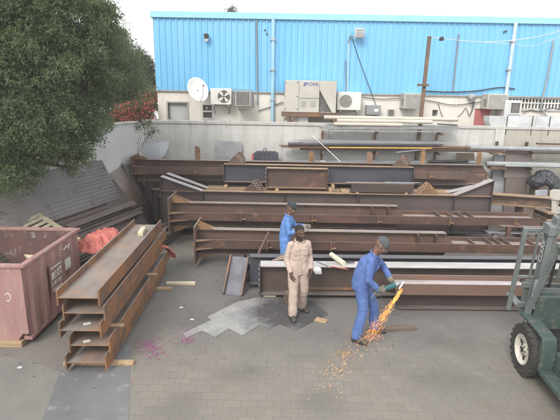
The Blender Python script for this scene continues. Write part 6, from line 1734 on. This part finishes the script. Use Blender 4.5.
for (x_, y_, lab) in ((20, 368, 'tiny white paper scrap on the concrete near the red skip'), (192, 320, 'tiny white scrap on the paving left of the pale sheet'), (181, 308, 'pale scrap on the paving right of the beam stack')):
    p = G(x_, y_); w = MB(); w.add([(-.04, -.02, .0), (.03, -.03, .006), (.045, .02, 0.002), (-.02, .03, .008)], [(0, 1, 2, 3)]); ob = w.build('paper_scrap', M['paper'], loc=(p.x, p.y, .010)); ob.modifiers.new('t', 'SOLIDIFY').thickness = .002; tag(ob, lab, 'paper')

# ------------------------------------------------------------------ trees
def leaf_cloud(name, lobes, n_per_m2, size, mat, parent, seed, shell=0.75, droop=.35, mats=None, frac2=0.0):
    """leaves in sprigs through ellipsoid lobes; lobes: (centre, radius vector)"""
    rg = np.random.default_rng(seed)
    Vs, Fs, Mi = [], [], []
    base = 0
    for c, r in lobes:
        c = np.array(c); r = np.array(r)
        area = 4 * math.pi * (r[0] * r[1] + r[1] * r[2] + r[0] * r[2]) / 3
        ns = int(area * n_per_m2)
        d = rg.normal(size=(ns, 3)); d /= np.linalg.norm(d, axis=1)[:, None]
        rad = shell + (1.12 - shell) * rg.random(ns) ** 1.2
        rad *= 1 + 0.16 * np.sin(d[:, 0] * 5.1 + c[0]) * np.cos(d[:, 2] * 6.3 + c[1]) + 0.10 * np.sin(d[:, 1] * 9 + d[:, 2] * 7 + c[2])
        rad[rg.random(ns) < .22] *= rg.uniform(.35, .9)
        ctr = c + d * r * rad[:, None]
        axis = d * 0.7 + rg.normal(size=(ns, 3)) * .55 + np.array([0, 0, -droop]); axis /= np.linalg.norm(axis, axis=1)[:, None]
        nl = 9
        for j in range(nl):
            t_ = (j / nl - .4)
            p = ctr + axis * (t_ * size * 3.4) + rg.normal(size=(ns, 3)) * size * .45
            u = axis * .55 + rg.normal(size=(ns, 3)) * .75; u[:, 2] -= .2; u /= np.linalg.norm(u, axis=1)[:, None]
            w_ = np.cross(u, rg.normal(size=(ns, 3)) * .6 + np.array([.0, 0, 1.0])); w_ /= np.linalg.norm(w_, axis=1)[:, None] + 1e-9
            s_ = size * rg.uniform(.65, 1.25, size=(ns, 1))
            a, b_, cc, dd = p - u * s_ * .5, p + w_ * s_ * .19, p + u * s_ * .5, p - w_ * s_ * .19
            v = np.stack([a, b_, cc, dd], 1).reshape(-1, 3); Vs.append(v)
            k = base + np.arange(ns) * 4
            Fs.append(np.stack([k, k + 1, k + 2, k + 3], 1)); base += ns * 4
            Mi.append((rg.random(ns) < frac2).astype(np.int32))
    V = np.concatenate(Vs).astype(np.float32); Fc = np.concatenate(Fs).astype(np.int32); MI = np.concatenate(Mi)
    me = bpy.data.meshes.new(name)
    me.vertices.add(len(V)); me.vertices.foreach_set('co', V.ravel())
    me.loops.add(Fc.size); me.loops.foreach_set('vertex_index', Fc.ravel())
    me.polygons.add(len(Fc)); me.polygons.foreach_set('loop_start', np.arange(0, Fc.size, 4, dtype=np.int32)); me.polygons.foreach_set('loop_total', np.full(len(Fc), 4, dtype=np.int32))
    for m_ in (mats or [mat]): me.materials.append(m_)
    if mats: me.polygons.foreach_set('material_index', MI)
    me.update(calc_edges=True); me.validate()
    o = bpy.data.objects.new(name, me); COL.objects.link(o)
    if parent: o.parent = parent
    return o

def tree(name, label, foot, lobes, density, size, mat, seed, trunk_r=.2, group=None, mats=None, frac2=0.0, cat='tree'):
    o = empty(name, (0, 0, 0)); tag(o, label, cat, group)
    foot = Vector(foot)
    cm = sum((Vector(c) for c, r in lobes), Vector()) / len(lobes)
    fork = foot.lerp(Vector((foot.x * .6 + cm.x * .4, foot.y * .6 + cm.y * .4, cm.z * .55)), 1.0)
    w = MB(); w.tube([foot, foot.lerp(fork, .5) + Vector((.05, 0.03, 0)), fork], [trunk_r * 1.3, trunk_r, trunk_r * .85], 12)
    tr = w.build('trunk', M['bark'], o)
    for c, r in lobes:
        w = MB(); c = Vector(c); mid = fork.lerp(c, .55) + Vector((0, 0, .15))
        w.tube([fork, mid, c], [trunk_r * .5, trunk_r * .28, trunk_r * .08], 8)
        for k in range(3):
            e = c + Vector((random.uniform(-1, 1) * r[0], random.uniform(-1, 1) * r[1], random.uniform(-.8, .8) * r[2])) * .7
            w.tube([mid.lerp(c, .5), e], [trunk_r * .12, trunk_r * .03], 6)
        w.build('branch', M['bark'], o)
    fine = []
    rl = random.Random(seed)
    for c, r in lobes:
        if r[0] < .45: fine.append((c, r)); continue
        fine.append((c, tuple(q * .70 for q in r)))
        k = int(7 + 6 * r[0])
        for i in range(k):
            d = Vector((rl.gauss(0, 1), rl.gauss(0, 1), rl.gauss(0, 1))).normalized(); f_ = rl.uniform(.24, .42)
            e = .98 - f_ * .6
            fine.append(((c[0] + d.x * r[0] * e, c[1] + d.y * r[1] * e, c[2] + d.z * r[2] * e), (r[0] * f_, r[1] * f_, r[2] * f_ * .8)))
    leaf_cloud('crown', fine, density, size, mat, o, seed, mats=mats, frac2=frac2)
    return o
def lob(px_, py, Y, r, sq=.85):
    c = D(px_, py, Y); return (tuple(c), (r, r, r * sq))
T = [lob(15, 25, 9.6, 1.25), lob(55, 12, 10.0, 1.1), lob(52, -34, 10.3, 1.0), lob(66, 48, 10.0, .85), lob(92, 42, 10.6, .66), lob(108, 62, 11.0, .60), lob(84, 82, 10.4, .80), lob(106, 92, 11.2, .50),
     lob(40, 70, 9.6, 1.0), lob(10, 80, 9.0, 1.1), lob(60, 110, 9.8, .80), lob(88, 122, 10.2, .50), lob(30, 120, 9.0, .85), lob(62, 146, 9.6, .52), lob(78, 153, 9.7, .30), lob(8, 140, 8.6, .75), lob(34, 154, 9.0, .50), lob(20, 178, 8.7, .34), lob(0, 176, 8.4, .42), lob(125, 80, 11.8, .42), lob(104, 22, 10.6, .36), lob(116, 42, 11.0, .34), lob(132, 62, 11.6, .36), lob(138, 90, 12.2, .42), lob(104, 122, 11.4, .26), lob(92, 140, 10.6, .20), lob(84, 158, 10.0, .18), lob(70, 168, 9.8, .20),
     lob(-40, 60, 9.2, 1.5), lob(-60, 120, 8.8, 1.3), lob(-10, -40, 9.8, 1.5), lob(40, -50, 10.4, 1.3), lob(-80, 0, 9.6, 1.6), lob(10, 40, 12.0, 1.6), lob(70, 70, 12.4, 1.3)]
tree('leafy_tree', 'large dark leafy tree overhanging the left wall', (-7.9, 10.6, 0), T, 84, .072, M['leaf'], 11, .22)
T2 = [lob(112, 70, 20, .9), lob(128, 58, 20.5, .9), lob(140, 80, 20, .85), lob(128, 95, 19.5, .9), lob(146, 68, 21, .6), lob(147, 100, 20, .65), lob(118, 40, 21, .6), lob(95, 80, 21, 1.2), lob(136, 110, 20, .8), lob(60, 90, 22, 1.6)]
tree('leafy_tree', 'smaller pale tree standing behind the yard wall next to the warehouse corner', (-7.6, 20.2, 0), T2, 90, .10, M['leaf_far'], 12, .16)
T3 = [lob(122, 117, 15.2, .40), lob(132, 112, 15.7, .38), lob(142, 105, 16.0, .36), lob(146, 116, 15.9, .26), lob(112, 120, 14.6, .32), lob(149, 96, 16.6, .28)]
tree('flowering_shrub', 'red flowering shrub leaning over the wall corner beside the warehouse', (-5.9, 15.9, 0), T3, 150, .08, M['leaf_bush'], 13, .05, mats=[M['leaf_bush'], M['bract']], frac2=.42, cat='shrub')
# hanging twig at the wall corner
T4 = [lob(149, 122, 13.9, .10), lob(154, 131, 13.8, .12), lob(149, 134, 13.8, .08), lob(144, 124, 14.2, .14), lob(136, 126, 14.6, .14)]
tree('hanging_creeper', 'thin creeper with dry leaves hanging over the wall corner', (-5.4, 15.6, 0), T4, 60, .08, M['leaf_bush'], 14, .02, mats=[M['leaf_bush'], M['bark']], frac2=.35, cat='creeper')
# far tree tip above the roof
T5 = [lob(229, 10.5, 36, .28), lob(233, 9.5, 36, .22), lob(231, 15, 36, .5)]
tree('distant_tree', 'tip of a far tree showing above the warehouse roof', (D(231, 12, 36).x, 36, 0), T5, 22, .16, M['leaf_far'], 15, .12)

# ------------------------------------------------------------------ light, sky, camera
SUN_EL, SUN_AZ = R(42), R(205)      # azimuth clockwise from +Y: sun behind the camera, to the left
wd = bpy.data.worlds.new('World'); SC.world = wd; wd.use_nodes = True
nt = wd.node_tree; bg = nt.nodes['Background']
sky = nt.nodes.new('ShaderNodeTexSky'); sky.sky_type = 'NISHITA'; sky.sun_disc = False
sky.sun_elevation = SUN_EL; sky.sun_rotation = SUN_AZ; sky.air_density = 1.5; sky.dust_density = 7.0; sky.ozone_density = 1.0
hs = nt.nodes.new('ShaderNodeHueSaturation'); hs.inputs['Saturation'].default_value = 0.12; hs.inputs['Value'].default_value = 1.0
nt.links.new(sky.outputs[0], hs.inputs['Color'])
# an even white overcast over the clear-sky model
ov = mixc(nt, 0.72, hs.outputs[0], (7.6, 7.7, 7.9)); nt.links.new(ov, bg.inputs[0])
bg.inputs[1].default_value = 0.15
ld = bpy.data.lights.new('sun', 'SUN'); ld.energy = 1.2; ld.angle = R(18); ld.color = (1.0, 0.95, 0.88)
lo = bpy.data.objects.new('sun', ld); COL.objects.link(lo)
sd = Vector((math.sin(SUN_AZ) * math.cos(SUN_EL), math.cos(SUN_AZ) * math.cos(SUN_EL), math.sin(SUN_EL)))
lo.rotation_euler = sd.to_track_quat('Z', 'Y').to_euler(); lo.location = (0, 0, 20)

hm = bpy.data.materials.new('dusty air and lens veil'); hm.use_nodes = True  # thin volume added to imitate a pale lens veil over the view
hn = hm.node_tree; hn.nodes.clear()
pv = hn.nodes.new('ShaderNodeVolumePrincipled'); pv.inputs['Color'].default_value = (0.95, 0.95, 0.94, 1); pv.inputs['Density'].default_value = 0.003; pv.inputs['Anisotropy'].default_value = 0.2
ho = hn.nodes.new('ShaderNodeOutputMaterial'); hn.links.new(pv.outputs[0], ho.inputs['Volume'])
w = MB(); w.span((-62, -27, -1), (62, 72, 13)); tag(w.build('haze_veil', hm, smooth=0), kind='stuff')

cd = bpy.data.cameras.new('camera'); cam = bpy.data.objects.new('camera', cd); COL.objects.link(cam)
cd.sensor_width = 36.0; cd.sensor_fit = 'HORIZONTAL'; cd.lens = F_PX / 560 * 36.0; cd.clip_end = 500; cd.clip_start = .05
mt = Matrix((_rt, _up, -_fw)).transposed().to_4x4(); mt.translation = (0, 0, EYE); cam.matrix_world = mt
SC.camera = cam
vs_ = SC.view_settings; vs_.view_transform = 'Standard'; vs_.look = 'None'; vs_.gamma = 1.0; vs_.use_curve_mapping = False; vs_.exposure = 0.76
